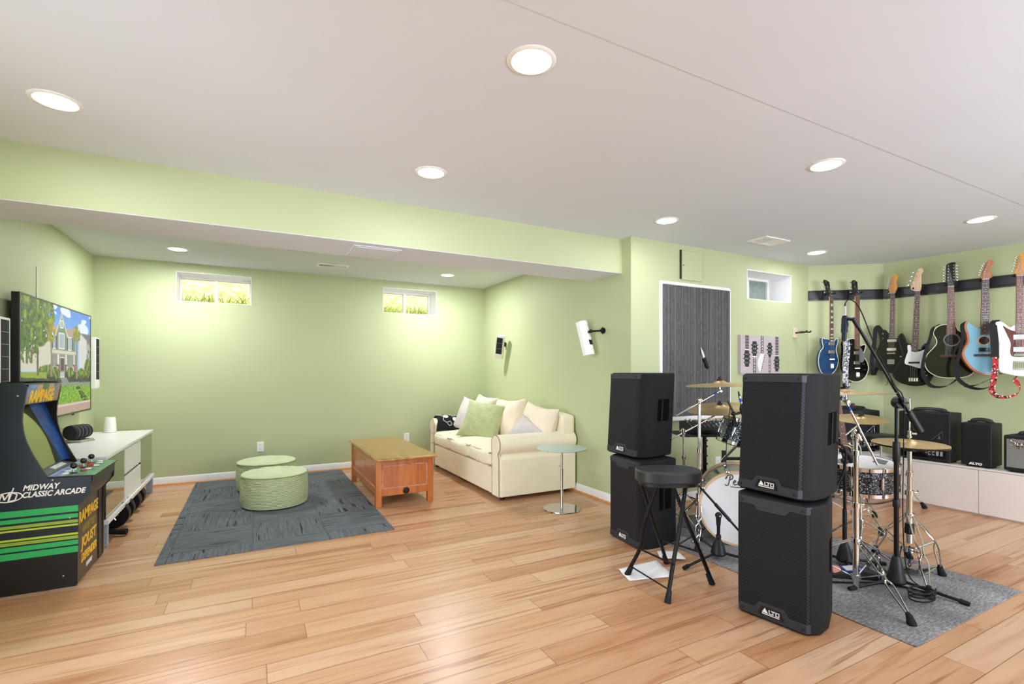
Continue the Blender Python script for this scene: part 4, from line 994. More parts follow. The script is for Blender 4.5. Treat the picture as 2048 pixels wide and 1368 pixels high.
def stand_legs(root, hub, r, angs, m=CHROME, low=.10, rr=None):
    for k, a in enumerate(angs):
        q = rr[k] if rr else r; d = Vector((math.cos(R(a)), math.sin(R(a)), 0)); s = Vector((-d.y, d.x, 0))
        top = Vector((0, 0, hub))+d*.022; foot = d*q+Vector((0, 0, .045)); mid = top.lerp(foot, .52)+Vector((0, 0, .012)); mb = MB()
        for g in (-1, 1): mb.tube(catmull([top+s*g*.011, top.lerp(mid, .8)+s*g*.018, mid+s*g*.005, mid.lerp(foot, .15)+s*g*.005, mid.lerp(foot, .3)+s*g*.018, foot+s*g*.006], 3, False), .0042, 6)
        o = mb.build('leg', m, root)
        e = (foot-mid).normalized(); MB().tube([foot-e*.012, foot+e*.005, d*(q+.018)+Vector((0, 0, .014)), d*(q+.022)+Vector((0,0,.002))], [.010, .015, .021, .020], 12).build('rubber_foot', RUBBER, o)
        MB().tube([Vector((0, 0, low))+d*.02, mid], .0036, 6).build('strut', m, o)
    for z in (hub, low): MB().lathe([(.018, -.014), (.025, -.012), (.025, .012), (.018, .014)], 16, (0, 0, z)).build('collar', m, root)
def clamp(root, z, r, m=CHROME, wing=True, a=0):
    mb = MB(); mb.lathe([(r, -.016), (r+.007, -.014), (r+.007, .014), (r, .016)], 16, (0, 0, z))
    if wing:
        d = Vector((math.cos(a), math.sin(a), 0)); p = Vector((0, 0, z)); mb.cyl(p+d*r, p+d*(r+.028), .005, n=8); mb.ball(p+d*(r+.032), .006, 8, 6)
        mb.tube([p+d*(r+.03)+Vector((0,0,-.014)), p+d*(r+.035), p+d*(r+.03)+Vector((0,0,.014))], .0036, 6)
    mb.build('clamp', m, root)
def cymbal(label, loc, r, nrm, hat=True):
    t = thing('cymbal', label, 'cymbal', loc, 0, 'cymbals', eul(nrm)); h = r*.13
    up = [(.006, h*1.0), (.025, h*.98), (r*.13, h*.86), (r*.2, h*.50), (r*.23, h*.44), (r*.5, h*.28), (r*.8, h*.10), (r, 0)]
    MB().lathe([(r, -.0008)]+[(a, b-.0018) for a, b in up[-2::-1]]+up, 72).build('disc', BRONZE, t)
    if hat:
        MB().lathe([(.012, h-.002), (.02, h+.001), (.02, h+.012), (.012, h+.014)], 16).build('felt', BLACK, t)
        mb = MB(); mb.cyl((0, 0, h), (0, 0, h+.035), .004, n=8); mb.lathe([(.007, h+.014), (.010, h+.016), (.010, h+.028), (.005, h+.032)], 12); mb.build('wing_nut', BLACK, t)
    return t
def boom_stand(label, loc, tiers, boom, angs, hub, r, joint=None, rr=None, tape=True, low=.08):
    t = thing('cymbal_stand', label, 'cymbal stand', loc, 0, 'chrome cymbal stands')
    z0 = .012
    for k, (z1, rad) in enumerate(tiers):
        MB().cyl((0, 0, z0), (0, 0, z1), rad, n=16).build('tube', CHROME, t)
        if k < len(tiers)-1: clamp(t, z1, rad, a=R(-20+60*k))
        z0 = z1-.01
    stand_legs(t, hub, r, angs, rr=rr, low=low)
    a, b = [Vector(p)-Vector(loc) for p in boom]; j = Vector((0, 0, tiers[-1][0]+.01))
    mb = MB(); mb.ball(j, .019, 14, 10); mb.lathe([(.013, -.03), (.016, -.02), (.013, 0)], 14, j); d = (b-a).normalized(); s = d.cross(Vector((0,0,1))).normalized()
    mb.cyl(j-s*.03, j+s*.03, .010, n=12); mb.tube([j+s*.03+Vector((0,0,-.016)), j+s*.036, j+s*.03+Vector((0,0,.016))], .004, 6); mb.cyl(j-s*.03-d*.02, j-s*.03+d*.02, .006, n=8)
    mb.build('tilter', CHROME, t)
    bo = MB().cyl(a, b, .0062, n=12).build('boom', CHROME, t)
    if tape: MB().cyl(a.lerp(b, .86), a.lerp(b, .93), .0072, n=12).build('tape', BLUET, bo)
    mb = MB(); mb.ball(b, .013, 12, 8); mb.cyl(b, b+Vector((0, 0, .045)), .004, n=8); mb.cyl(b-s*.022, b+s*.022, .007, n=10); mb.build('cymbal_tilter', CHROME, t)
    return t
def lug(mb, r, a, z, h=.05):
    d = Vector((math.cos(a), math.sin(a), 0)); mb.M = Matrix.Translation(d*r+Vector((0, 0, z))) @ Matrix.Rotation(a, 4, 'Z'); mb.soft((.008, 0, 0), (.022, .018, h), .007, n=4); mb.M = Matrix()
def drum(root, r, z0, z1, nl=8, wrap=SPARK, hoop=CHROME, th=.012, head0=HEAD, hd=.008):
    MB().lathe([(r-.004, z0), (r, z0+.002), (r, z1-.002), (r-.004, z1)], 64).build('shell', wrap, root)
    for z in (z0, z1):
        s = 1 if z == z1 else -1
        MB().lathe([(r-.002, z+s*.004), (r-.002, z+s*hd), (r+.004, z+s*(hd+.002)), (r+th, z+s*(hd-.001)), (r+th, z-s*.016), (r+th-.004, z-s*.018), (r+.004, z-s*.016), (r+.002, z+s*.002)], 64, cap=False).build('hoop', hoop, root)
        MB().lathe([(r-.002, z+s*.001), (r*.6, z+s*.0015), (.001, z+s*.0015)], 64).build('head', HEAD, root)
    zm = (z0+z1)/2; h = (z1-z0)
    for k in range(nl):
        a = 2*PI*(k+.3)/nl; mb = MB(); lug(mb, r, a, zm, min(.08, h*.55)); x, y = math.cos(a), math.sin(a)
        mb.cyl(((r+.012)*x, (r+.012)*y, z0-.004), ((r+.012)*x, (r+.012)*y, z1+.004), .003, n=6); mb.ball(((r+.012)*x, (r+.012)*y, z1+.007), .005, 8, 6); mb.build('lug', CHROME, root)
# bass drum
kd = Vector((-.74, -.67, 0)).normalized()
bd = thing('bass_drum', 'bass drum with white front head and pale wooden hoop behind the front loudspeakers', 'bass drum', (3.03, 2.315, .268), 0, None, (R(90), 0, math.atan2(kd.x, -kd.y)))
# local z of the drum now points along the drum, its -z is away; front head at z = 0
DL = .40; rB = .252
MB().lathe([(rB-.006, -DL), (rB-.002, -DL+.003), (rB-.002, -.03), (rB-.006, -.027)], 72).build('shell', SPARK, bd)
for z in (-DL, 0):
    MB().lathe([(rB, z-.040), (rB+.012, z-.038), (rB+.012, z), (rB, z+.002), (rB-.004, z), (rB-.004, z-.04)], 72, cap=False).build('hoop', HOOPW, bd)
    MB().lathe([(rB-.004, z-.006), (rB*.6, z-.005), (.001, z-.005)], 72).build('head', HEAD, bd)
for k in range(8):
    a = 2*PI*(k+.35)/8; mb = MB(); x, y = math.cos(a), math.sin(a); lug(mb, rB, a, -.12, .06); lug(mb, rB, a, -DL+.09, .06)
    mb.cyl(((rB+.014)*x, (rB+.014)*y, -.12), ((rB+.014)*x, (rB+.014)*y, -.02), .0035, n=6); mb.lathe([(.004, -.03), (.012, -.026), (.012, .01), (.006, .014)], 10, ((rB+.014)*x, (rB+.014)*y, 0)); mb.build('claw', CHROME, bd)
def strokes(mb, ps, s, ox, oy, r):
    for p in ps: mb.tube([(ox+x*s, oy+y*s, .0) for x, y in (catmull([(*q, 0) for q in p], 5, False) and [(v.x, v.y) for v in catmull([(*q, 0) for q in p], 5, False)])], r, 5)
mb = MB(); mb.M = Matrix.Translation((0, 0, -.0035))
strokes(mb, [[(-.1,1.0),(-.3,.8),(0,1.3),(.5,1.4),(.65,1.05),(.4,.75),(.15,.75)], [(.3,1.25),(.2,.6),(.05,.0),(-.2,-.15),(-.35,.05)],
             [(.75,.35),(1.0,.45),(.98,.65),(.82,.6),(.75,.3),(.9,.02),(1.2,.15)], [(1.7,.6),(1.4,.6),(1.3,.2),(1.5,.02),(1.68,.5),(1.7,.05),(1.9,.15)],
             [(1.95,.6),(2.0,.1)], [(2.0,.4),(2.15,.62),(2.3,.55)], [(2.5,1.3),(2.45,.3),(2.65,.05)], [(.35,-.25),(1.5,-.32),(2.7,-.22)]], .05, -.068, .168, .003)
mb.build('lettering', BLACK, bd)
for s in (-1, 1):
    a = Vector((s*.2, -.16, -.1)); mb = MB(); mb.tube([a, Vector((s*.30, -.255, .02))], .006, 8); mb.ball((s*.30, -.255, .02), .012, 8, 6, (1, 1, 1)); mb.build('spur', CHROME, bd)
# rack tom on the bass drum, tilted to the player
tax = Vector((.30, -.14, .94)).normalized()
tt = thing('rack_tom', 'tilted sparkle rack tom above the bass drum beside the front loudspeaker', 'tom drum', (3.27, 2.515, .675), 0, None, eul(tax))
drum(tt, .142, 0, .185, 6)
MB().tube([(0, .0, -.002), (.02, .08, -.12), (.03, .1, -.155)], .011, 10).build('mount_arm', CHROME, tt)
# snare on its stand
sn = thing('snare_drum', 'sparkle snare drum with white patched head beside the black microphone stand', 'snare drum', (3.615, 1.825, .462), 0, None, eul((-.07, -.05, 1)))
drum(sn, .205, 0, .175, 8)
MB().prism([(-.17,.01),(-.06,.02),(-.04,.11),(-.13,.105)], .1785, .1795, 'z').build('patch', DGREY, sn); MB().prism([(.03,-.13),(.13,-.10),(.15,-.02),(.04,-.05)], .1785, .1795, 'z').build('patch', DGREY, sn)
mb = MB(); mb.box(.207, .232, -.02, .02, .04, .13); mb.cyl((.24, 0, .06), (.24, 0, .12), .006, n=8); mb.build('strainer', CHROME, sn)
ss = thing('snare_stand', 'chrome basket stand under the snare drum', 'drum stand', (3.615, 1.825, 0))
MB().cyl((0, 0, .03), (0, 0, .36), .013).build('tube', CHROME, ss); clamp(ss, .2, .013)
stand_legs(ss, .24, .27, (80, 200, 320), low=.06)
for a in (30, 150, 270):
    d = Vector((math.cos(R(a)), math.sin(R(a)), 0)); MB().tube(catmull([(0,0,.355), d*.10+Vector((0,0,.375)), d*.20+Vector((0,0,.425)), d*.222+Vector((0,0,.47))], 5, False), .006, 8).build('basket_arm', CHROME, ss)
# floor tom behind the bass drum
ft = thing('floor_tom', 'dark sparkle floor tom on three legs behind the bass drum', 'tom drum', (3.80, 2.62, .25))
drum(ft, .19, 0, .30, 8)
for a in (20, 140, 260):
    x, y = .205*math.cos(R(a)), .205*math.sin(R(a)); o = MB().tube([(x*1.06, y*1.06, -.235), (x, y, -.1), (x, y, .2)], .0055, 8).build('leg', CHROME, ft); MB().lathe([(.012, 0), (.013, .02), (.007, .03)], 12, (x*1.06, y*1.06, -.249)).build('rubber_foot', RUBBER, o)

# cymbals and their stands
boom_stand('chrome boom cymbal stand right of the front loudspeakers, tripod foot toward the camera', (3.021, 1.548, 0), [(.485, .0165), (.78, .0125), (.862, .010)], ((3.129, 1.491, .711), (2.971, 1.574, 1.070)), (-118, 5, 122), .285, .40, rr=[.37, .52, .45])
cymbal('thin crash cymbal just right of the top of the front loudspeaker stack', (2.966, 1.577, 1.112), .235, (-.015, .05, 1))
MB()
boom_stand('chrome boom cymbal stand between the two loudspeaker stacks, in front', (2.897, 2.541, 0), [(.33, .0165), (.66, .0135), (1.02, .0115)], ((2.745, 2.621, .914), (3.030, 2.470, 1.097)), (-142, -20, 98), .30, .22)
cymbal('crash cymbal just left of the front loudspeaker stack, the higher of two there', (3.030, 2.470, 1.142), .242, (-.06, .01, 1))
boom_stand('slim chrome boom cymbal stand behind the folding stool, half hidden by the rear loudspeakers', (3.027, 2.812, 0), [(.36, .0135), (.56, .0115), (.76, .009)], ((2.90, 2.878, .676), (3.283, 2.676, .914)), (-60, 60, 180), .26, .26, tape=False)
cymbal('bronze ride cymbal under the higher crash cymbal, in front of the grey pleated screen', (3.283, 2.676, .945), .255, (-.14, -.05, 1))
boom_stand('chrome cymbal stand behind the snare drum', (4.36, 2.25, 0), [(.36, .0135), (.6, .0115), (.75, .009)], ((4.30, 2.28, .72), (4.383, 2.208, .825)), (0, 120, 240), .26, .3, tape=False)
cymbal('crash cymbal tilted in front of the rear amplifier and leaning acoustic guitar', (4.383, 2.208, .853), .19, (-.11, -.09, 1))
# hi-hat
HH = (3.525, 1.507, 0)
hh = thing('hi_hat_stand', 'chrome hi-hat stand at the right of the drum rug', 'hi-hat stand', HH)
MB().cyl((0, 0, .20), (0, 0, .52), .0165).build('tube', CHROME, hh); MB().cyl((0, 0, .50), (0, 0, .775), .0125).build('tube', CHROME, hh); MB().cyl((0, 0, .77), (0, 0, 1.075), .0035, n=8).build('pull_rod', CHROME, hh)
MB().lathe([(.013, .755), (.03, .762), (.034, .775), (.03, .783), (.006, .786)], 20).build('cymbal_seat', BLACK, hh)
clamp(hh, .505, .0165, a=R(-30)); clamp(hh, .62, .0125, wing=False)
MB().lathe([(.017, .255), (.024, .258), (.024, .318), (.017, .32)], 16).build('black_collar', BLACK, hh); MB().box(-.036, -.02, -.012, .012, .265, .30).build('memory_lock', BLACK, hh)
for v, hz in (((.152, -.091), .37), ((-.26, -.2), .37), ((.18, .27), .37)):
    d = Vector((*v, 0)); q = d.length; d.normalize(); s = Vector((-d.y, d.x, 0)); top = Vector((0, 0, hz))+d*.02; foot = d*q+Vector((0, 0, .05)); mid = top.lerp(foot, .5)+d*.05; mb = MB()
    for g in (-1, 1): mb.tube(catmull([top+s*g*.012, top.lerp(mid, .7)+s*g*.016, mid+s*g*.005, mid.lerp(foot, .3)+s*g*.02, foot+s*g*.006], 4, False), .0042, 6)
    o = mb.build('leg', CHROME, hh); MB().tube([foot+Vector((0, 0, .02)), foot, d*(q+.012)+Vector((0, 0, .014)), d*(q+.014)+Vector((0, 0, .002))], [.011, .016, .022, .021], 12).build('rubber_foot', RUBBER, o)
    MB().tube([Vector((0, 0, .16))+d*.02, mid], .004, 6).build('strut', CHROME, o)
for z in (.16, .37): MB().lathe([(.017, -.014), (.026, -.012), (.026, .012), (.017, .014)], 16, (0, 0, z)).build('collar', CHROME, hh)
mb = MB()
for k in range(7): mb.tube([(.008*math.cos(a), .004*(k % 2)*math.sin(a), .05+k*.02+.012*math.sin(a)) if k % 2 == 0 else (0, .008*math.cos(a), .05+k*.02+.012*math.sin(a)) for a in [2*PI*i/10 for i in range(10)]], .0025, 5, True)
mb.build('chain', BLACKM, hh)
mb = MB()
for s in (-1, 1): mb.tube(catmull([(0, s*.04, .17), (.0, s*.05, .10), (.02, s*.05, .02), (.25, s*.03, .012)], 5, False), .005, 8)
mb.build('frame', CHROME, hh); MB().prism([(-.01,.045),(.24,.014),(.26,.014),(.26,.022),(-.01,.055)], -.035, .035).build('footboard', STEEL, hh, bev=.003)
a = cymbal('upper hi-hat cymbal at the right of the drum kit', (HH[0], HH[1], .803), .19, (-.02, -.03, 1), False)
b = cymbal('lower hi-hat cymbal under its twin at the right of the drum kit', (HH[0], HH[1], .793), .19, (-.02, -.03, 1), False); b.rotation_euler = eul((.02, .03, -1))
c = MB().lathe([(.004, .835), (.012, .838), (.013, .85), (.009, .853), (.009, .875), (.012, .878), (.004, .882)], 14).build('clutch', CHROME, hh); MB().cyl((.01, -.004, .865), (.045, -.015, .86), .006, n=8).build('wing_screw', CHROME, c)

# microphone stands
def mic_base(t, angs, r, h=.15, L=.02):
    MB().lathe([(.045, .03), (.05, .04), (.035, .10), (.022, h), (.016, h+.01)], 16).build('tripod_housing', BLACK, t)
    for a in angs:
        d = Vector((math.cos(R(a)), math.sin(R(a)), 0)); o = MB().tube([d*.03+Vector((0, 0, .045)), d*r+Vector((0, 0, .018))], .0085, 10).build('leg', BLACKM, t)
        MB().tube([d*(r-.03)+Vector((0, 0, .021)), d*(r+.012)+Vector((0, 0, .014))], [.0125, .0125], 12).build('rubber_foot', RUBBER, o)
def mic(t, p, d, L=.16, r=.013, plug=True, m=None):
    p, d = Vector(p), Vector(d).normalized(); o = t
    MB().tube([p, p+d*.02, p+d*.035, p+d*L*.6, p+d*L*.63], [r*1.0, r*1.15, r*1.15, r, r*1.2], 16).build('microphone', m or mat('blue_black_metal', '182233', .35, .5), o)
    MB().tube([p+d*L*.62, p+d*L], [r*.85, r*.8], 14).build('plug', STEEL, o)
MICB = mat('mic_body', '1a2331', .35, .4)
ms = thing('microphone_stand', 'tall black boom microphone stand with microphone hung in front of the black guitars', 'microphone stand', (3.27, 1.462, 0))
mic_base(ms, (-78, 42, 162), .30, .17)
MB().cyl((0, 0, .12), (0, 0, .47), .0125).build('tube', BLACKM, ms); MB().lathe([(.0165, .46), (.018, .47), (.018, .50), (.016, .505)], 16).build('collar', BLACK, ms)
MB().cyl((0, 0, .47), (0, 0, .74), .0125).build('tube', BLACKM, ms); MB().lathe([(.016, .72), (.018, .725), (.018, .83), (.0165, .835)], 16).build('grip', BLACK, ms); MB().cyl((0, 0, .83), (0, 0, 1.04), .0085).build('tube', BLACKM, ms)
pv = Vector((.012, -.008, 1.062)); e = Vector((3.034-3.27, 1.586-1.462, 1.536)); dB = (e-pv).normalized(); s = Vector((.467, .884, 0))
mb = MB(); mb.cyl(pv-s*.022, pv+s*.022, .034, n=24); mb.build('boom_clutch', BLACK, ms, bev=.004)
mb = MB(); mb.cyl(pv-s*.03, pv-s*.045, .012, n=12); mb.bx(pv-s*.045, (.06, .01, .012)); mb.build('wing_knob', BLACK, ms)
MB().cyl(pv-s*.03-dB*.13, e-s*.03, .0085, n=12).build('boom', BLACKM, ms)
MB().cyl(pv-s*.03-dB*.06, pv-s*.03-dB*.19, .019, n=20).build('counterweight', BLACK, ms)
MB().cyl(e-s*.03-dB*.05, e-s*.03+dB*.01, .012, n=14).build('boom_end', BLACK, ms)
mp = Vector((3.006-3.27, 1.602-1.462, 1.42))
MB().tube(catmull([e-s*.03, e+Vector((-.02, .01, .004)), mp+Vector((.015, -.005, .085)), mp+Vector((0, 0, .075))], 4, False), [.010]*13, 10).build('mic_clip', MICB, ms)
mb = MB(); mb.tube([mp+Vector((-.004, 0, -.005)), mp+Vector((0, 0, .05))], .0125, 16); mb.tube([mp+Vector((0, 0, .045)), mp+Vector((.004, 0, .125)), mp+Vector((.005, 0, .14))], [.017, .0155, .012], 16); mb.build('microphone', MICB, ms)
MB().tube([mp+Vector((.005, 0, .14)), mp+Vector((.008, 0, .195))], [.009, .0085], 14).build('plug', STEEL, ms); 
q = mp+Vector((.008, 0, .195))
MB().tube(catmull([q-Vector((0,0,.01)), q+Vector((.004, 0, .02)), q+Vector((.03, -.015, .038)), q+Vector((.08, -.04, -.02)), q+Vector((.16, -.085, -.25)), pv-s*.045+dB*.12, pv-s*.045+dB*.02, Vector((.035, -.02, .8)), Vector((.032, -.018, .4)), Vector((.05, -.03, .1)), Vector((.1, -.08, .012)), Vector((.12, -.16, .008))], 6, False), .0032, 6).build('cable', RUBBER, ms)
sm = thing('microphone_stand', 'short black microphone stand leaning a microphone over the snare drum', 'microphone stand', (3.345, 1.78, 0))
mic_base(sm, (100, 215, 330), .24, .14); MB().cyl((0, 0, .12), (0, 0, .66), .0095).build('tube', BLACKM, sm); MB().cyl((0, 0, .12), (0, 0, .36), .013).build('tube', BLACK, sm)
mb = MB(); mb.ball((0, 0, .67), .022, 12, 8); mb.tube([(0, 0, .67), (-.01, .01, .73), (-.02, .015, .76)], .009, 8); mb.build('joint', BLACK, sm)
mb = MB(); mb.tube([(.06, -.01, .66), (.04, -.005, .70), (0, 0, .735), (-.03, .012, .755)], [.02, .023, .02, .010], 14); mb.build('microphone', BLACK, sm); MB().tube([(-.03, .012, .755), (-.07, .03, .78)], .008, 10).build('plug', mat('copper_plug', '9a6a48', .35, .8), sm)
km = thing('microphone_stand', 'low black boom microphone stand in front of the bass drum head', 'microphone stand', (2.727, 2.235, 0))
mic_base(km, (185, 300, 60), .34, .12); MB().cyl((0, 0, .10), (0, 0, .25), .0105).build('tube', BLACKM, km); MB().lathe([(.015, .135), (.017, .14), (.017, .155), (.015, .16)], 14).build('collar', BLACK, km)
mb = MB(); mb.tube([(0, 0, .22), (0, 0, .285)], [.013, .018], 10); mb.ball((0, 0, .287), .022, 12, 8); mb.build('boom_clutch', BLACK, km); MB().ball((-.012, -.02, .287), .007, 10, 6).build('pivot_screw', STEEL, km)
a = Vector((2.60-2.727, 2.302-2.235, .50)); b = Vector((2.86-2.727, 2.165-2.235, .17)); MB().cyl(a, b, .0075, n=12).build('boom', BLACKM, km); MB().cyl(a.lerp(b, .42), a.lerp(b, .75), .0115, n=12).build('boom_sleeve', BLACK, km)
tm = thing('drum_microphone', 'black clip-on microphone with blue banded plug above the rack tom', 'microphone', (3.135, 2.412, .86))
mb = MB(); mb.tube([(.07, -.05, .035), (.05, -.035, .065), (.035, -.025, .11), (.03, -.022, .14)], [.02, .026, .024, .012], 16); mb.build('microphone', BLACK, tm)
pl = MB().tube([(.03, -.022, .14), (.016, -.012, .20)], .0095, 12).build('plug', STEEL, tm); MB().tube([(.026, -.019, .158), (.02, -.0155, .183)], .0105, 12).build('blue_band', BLUET, pl); MB().tube([(.016, -.012, .20), (.010, -.008, .235)], [.008, .004], 10).build('boot', BLACK, pl)
mb = MB(); mb.tube([(.04, -.03, .09), (0, 0, .07), (-.02, .01, .075)], .009, 8); mb.ball((-.02, .01, .072), .018, 10, 8); mb.tube([(-.02, .01, .07), (.02, .02, .0), (.03, .03, -.03)], .008, 8); mb.tube([(-.02, .01, .08), (-.055, .028, .16)], .008, 8); mb.build('clip', BLACK, tm)
MB().tube(catmull([(-.04, .02, .13), (-.05, .03, .0), (-.06, .04, -.2), (-.05, .05, -.4)], 6, False), .003, 6).build('cable', RUBBER, tm)

# pedals and loose things on the drum rug
pd = thing('drum_pedal', 'bass drum pedal with blue and white label on the drum rug', 'drum pedal', (3.19, 1.66, .007), R(-38))
MB().prism([(-.14,.0),(.14,0),(.14,.03),(.05,.055),(-.14,.02)], -.05, .05).build('footboard', BLACK, pd, bev=.004)
MB().prism([(-.05,.0395),(.05,.0555),(.05,.0572),(-.05,.0412)], -.042, .042).build('blue_plate', BLUET, pd); MB().prism([(-.038,.0435),(.038,.0557),(.038,.0572),(-.038,.045)], -.03, .034).build('label', LOGOW, pd)
for s in (-1, 1): MB().tube([(.12, s*.055, .0), (.12, s*.055, .14)], .008, 8).build('post', CHROME, pd)
MB().cyl((.12, -.06, .14), (.12, .06, .14), .006, n=10).build('axle', CHROME, pd)
be = thing('drum_beater', 'pale pink drum beater head on a thin chrome rod beside the pedal', 'beater', (3.11, 1.70, .007))
MB().tube([(-.22, .12, .12), (.0, .0, .03)], .003, 6).build('rod', CHROME, be); MB().lathe([(.006, -.008), (.028, -.006), (.032, 0), (.028, .006), (.006, .008)], 20, (0, 0, .034), (-.3, -.8, .4)).build('felt', mat('pink_felt', 'd08a72', .8), be)
tag(MB().tube([(3.17+.07*math.cos(a)*(1+.02*a), 1.30+.05*math.sin(a), .016+.0035*a) for a in [i*PI/10 for i in range(0, 58)]], .0042, 6).build('cable_coil', RUBBER), 'coil of black cable on the drum rug beside the chrome stand foot', 'cable')
tag(MB().tube(catmull([(2.9, 1.95, .013), (3.0, 1.80, .013), (2.95, 1.70, .013), (3.05, 1.62, .013), (3.22, 1.52, .013), (3.3, 1.38, .013), (3.27, 1.3, .013)], 8, False), .005, 6).build('cable', RUBBER), 'loose black cable winding over the drum rug', 'cable')
# drum throne
th_ = thing('drum_throne', 'black round drum throne pushed back beside the white cabinet', 'stool', (5.29, 2.49, 0))
MB().lathe([(.15, .565), (.172, .572), (.178, .60), (.172, .632), (.155, .640), (.001, .645)], 44).build('seat', PADB, th_); MB().lathe([(.05, .54), (.10, .563)], 20).build('seat_mount', STEEL, th_); MB().cyl((0, 0, .1), (0, 0, .55), .011).build('post', CHROME, th_); clamp(th_, .36, .013)
stand_legs(th_, .36, .30, (-75, 45, 165), low=.12)

# mixer on its stand, and the black frame beside it
mx = thing('mixer_stand', 'black tripod stand with flat tray under the audio mixer', 'stand', (3.42, 2.945, 0), R(-27))
MB().box(-.26, .24, -.17, .15, .70, .718).build('tray', mat('dark_tray_board', '2a2724', .5), mx, bev=.008)
MB().cyl((0, 0, .10), (0, 0, .70), .0175).build('tube', BLACKM, mx); MB().lathe([(.022, .33), (.03, .335), (.03, .40), (.022, .405)], 16).build('collar', BLACK, mx)
mb = MB()
for z in (.45, .52, .6, .65): mb.ball((.02, 0, z), .009, 8, 6)
mb.build('pin', BLACK, mx)
for a in (-100, 20, 140):
    d = Vector((math.cos(R(a)), math.sin(R(a)), 0)); o = MB().tube([d*.02+Vector((0, 0, .37)), d*.33+Vector((0, 0, .015))], .010, 10).build('leg', BLACKM, mx); MB().ball(d*.33+Vector((0,0,.014)), .0135, 10, 8).build('rubber_foot', RUBBER, o); MB().tube([Vector((0, 0, .12)), d*.2+Vector((0, 0, .16))], .006, 8).build('strut', BLACKM, o)
mi = thing('audio_mixer', 'black audio mixer covered with knobs on the stand in front of the grey screen', 'mixer', (3.44, 2.95, .719), R(-27))
MB().prism([(-.13,.0),(.14,0),(.14,.085),(.06,.09),(-.13,.035)], -.18, .18, 'x').build('housing', BLACK, mi, bev=.005)
KB = {0: PAPERW, 1: mat('knob_teal', '2b6f86', .4), 2: mat('knob_grey', '8b8f94', .4), 3: mat('knob_red', 'b03a34', .4)}
for i in range(9):
    for j in range(7):
        y = -.09+j*.024; z = .0475+(y+.13)*.29-.006; MB().lathe([(.0065, 0), (.0055, .012), (.001, .0125)], 8, (-.155+i*.038, y, z+.002), (0, -.28, 1)).build('knob', KB[(i*3+j*5) % 4 if j > 1 else 2], mi)
for i in range(8): MB().lathe([(.011, 0), (.011, .004), (.008, .004), (.007, .001)], 12, (-.15+i*.042, .10, .0885)).build('socket', STEEL, mi)
fr = thing('equipment_frame', 'black metal frame stand behind the bass drum beside the tom', 'stand', (3.50, 2.79, 0), R(-28))
for x in (-.02, .34): MB().box(x-.015, x+.015, -.015, .015, .02, .58).build('post', BLACKM, fr, bev=.003); MB().box(x-.015, x+.015, -.14, .14, 0, .025).build('foot', BLACKM, fr, bev=.003)
MB().box(0, .33, -.01, .01, .50, .525).build('cross_bar', BLACKM, fr)
# ---------------------------------------------- wall rails, hangers, guitars
RAIL = mat('black_slat_rail', '24262c', .3, coat=.3, var=.1, vs=5); RAILD = mat('rail_groove', '0b0b0c', .5)
RZ1, RZ2 = math.atan2(n1.x, -n1.y), math.atan2(n2.x, -n2.y)
def rail(label, p, u, rz, L):
    t = thing('slat_rail', label, 'wall rail', (p.x, p.y, 2.042), rz)
    MB().box(0, L, -.018, 0, 0, .112).build('panel', RAIL, t, bev=.003)
    mb = MB()
    for z in (.014, .092): mb.box(.0, L, -.0195, -.0175, z, z+.009)
    mb.build('groove', RAILD, t)
    k = 0; x = .04
    while x < L:
        MB().lathe([(.004, 0), (.003, .002), (.001, .002)], 8, (x, -.018, .056), (0, -1, 0)).build('screw', STEEL, t); x += .42
rail('black slat rail on the short corner wall above the blue and black guitars', A, u1, RZ1, .765)
rail('long black slat rail on the right wall above the hanging guitars', B+u2*.012, u2, RZ2, 2.4)
GBLUE = mat('blue_burst_lacquer', '0a2f58', .15, col2='0f4a82', vs=6, coat=.5); GBLK = mat('black_guitar_lacquer', '070708', .18, coat=.25, var=.1); GWHT = mat('white_guitar_lacquer', 'e9ebea', .15, coat=.8, var=.01); GSKY = mat('sky_blue_guitar', '78b4cc', .35, var=.03, coat=.2); GNAT = wood('mahogany_sides', '9a4f1f', 'b5662c', 'c77c3c', 2, .8, .3, .4)
GDG = mat('dark_green_black_top', '11180f', .12, coat=.8, var=.2)
ROSE = wood('rosewood', '3c2620', '56382e', '6a473a', 2, 1.5, .5, 0); ROSE2 = wood('brown_fretboard', '6b4436', '835646', '966653', 2, 1.5, .5, 0)
MAPLE = wood('amber_maple', 'c9812c', 'd9953c', 'e0a552', 2, .8, .25, .5); PALEM = wood('pale_maple', 'c9a27a', 'd9b68e', 'e3c6a2', 2, .8, .35, .2); REDM = wood('reddish_maple', 'a45f33', 'b8713f', 'c58350', 2, .8, .3, .4)
CRM = mat('cream_binding', 'e8dfc3', .4, var=.02); TORT = mat('tortoise_shell', '4a1612', .25, col2='6e2a1c', vs=18, coat=.5); PGW = mat('white_pickguard', 'eceeee', .25, var=.01); PGG = mat('grey_pickguard', '6d7470', .3); INL = mat('pearl_inlay', 'e9e6da', .3, var=.02); GOLDS = mat('smoky_chrome', 'b8b6ae', .2, .9, var=.05)
STRAPB = mat('black_webbing', '191a1c', .8, bump=.3, bs=300); STRAPP = voro_mat('woven_strap', [(0, 'c9ccd0'), (.35, '5c6470'), (.6, 'e4e5e6'), (.8, '3a414c')], 75, .8, 0, 0); STRAPR = voro_mat('red_woven_strap', [(0, 'b02a2e'), (.5, 'c83a3a'), (.72, '1d1a1a'), (.88, 'e8d8c8')], 95, .8, 0, 0)
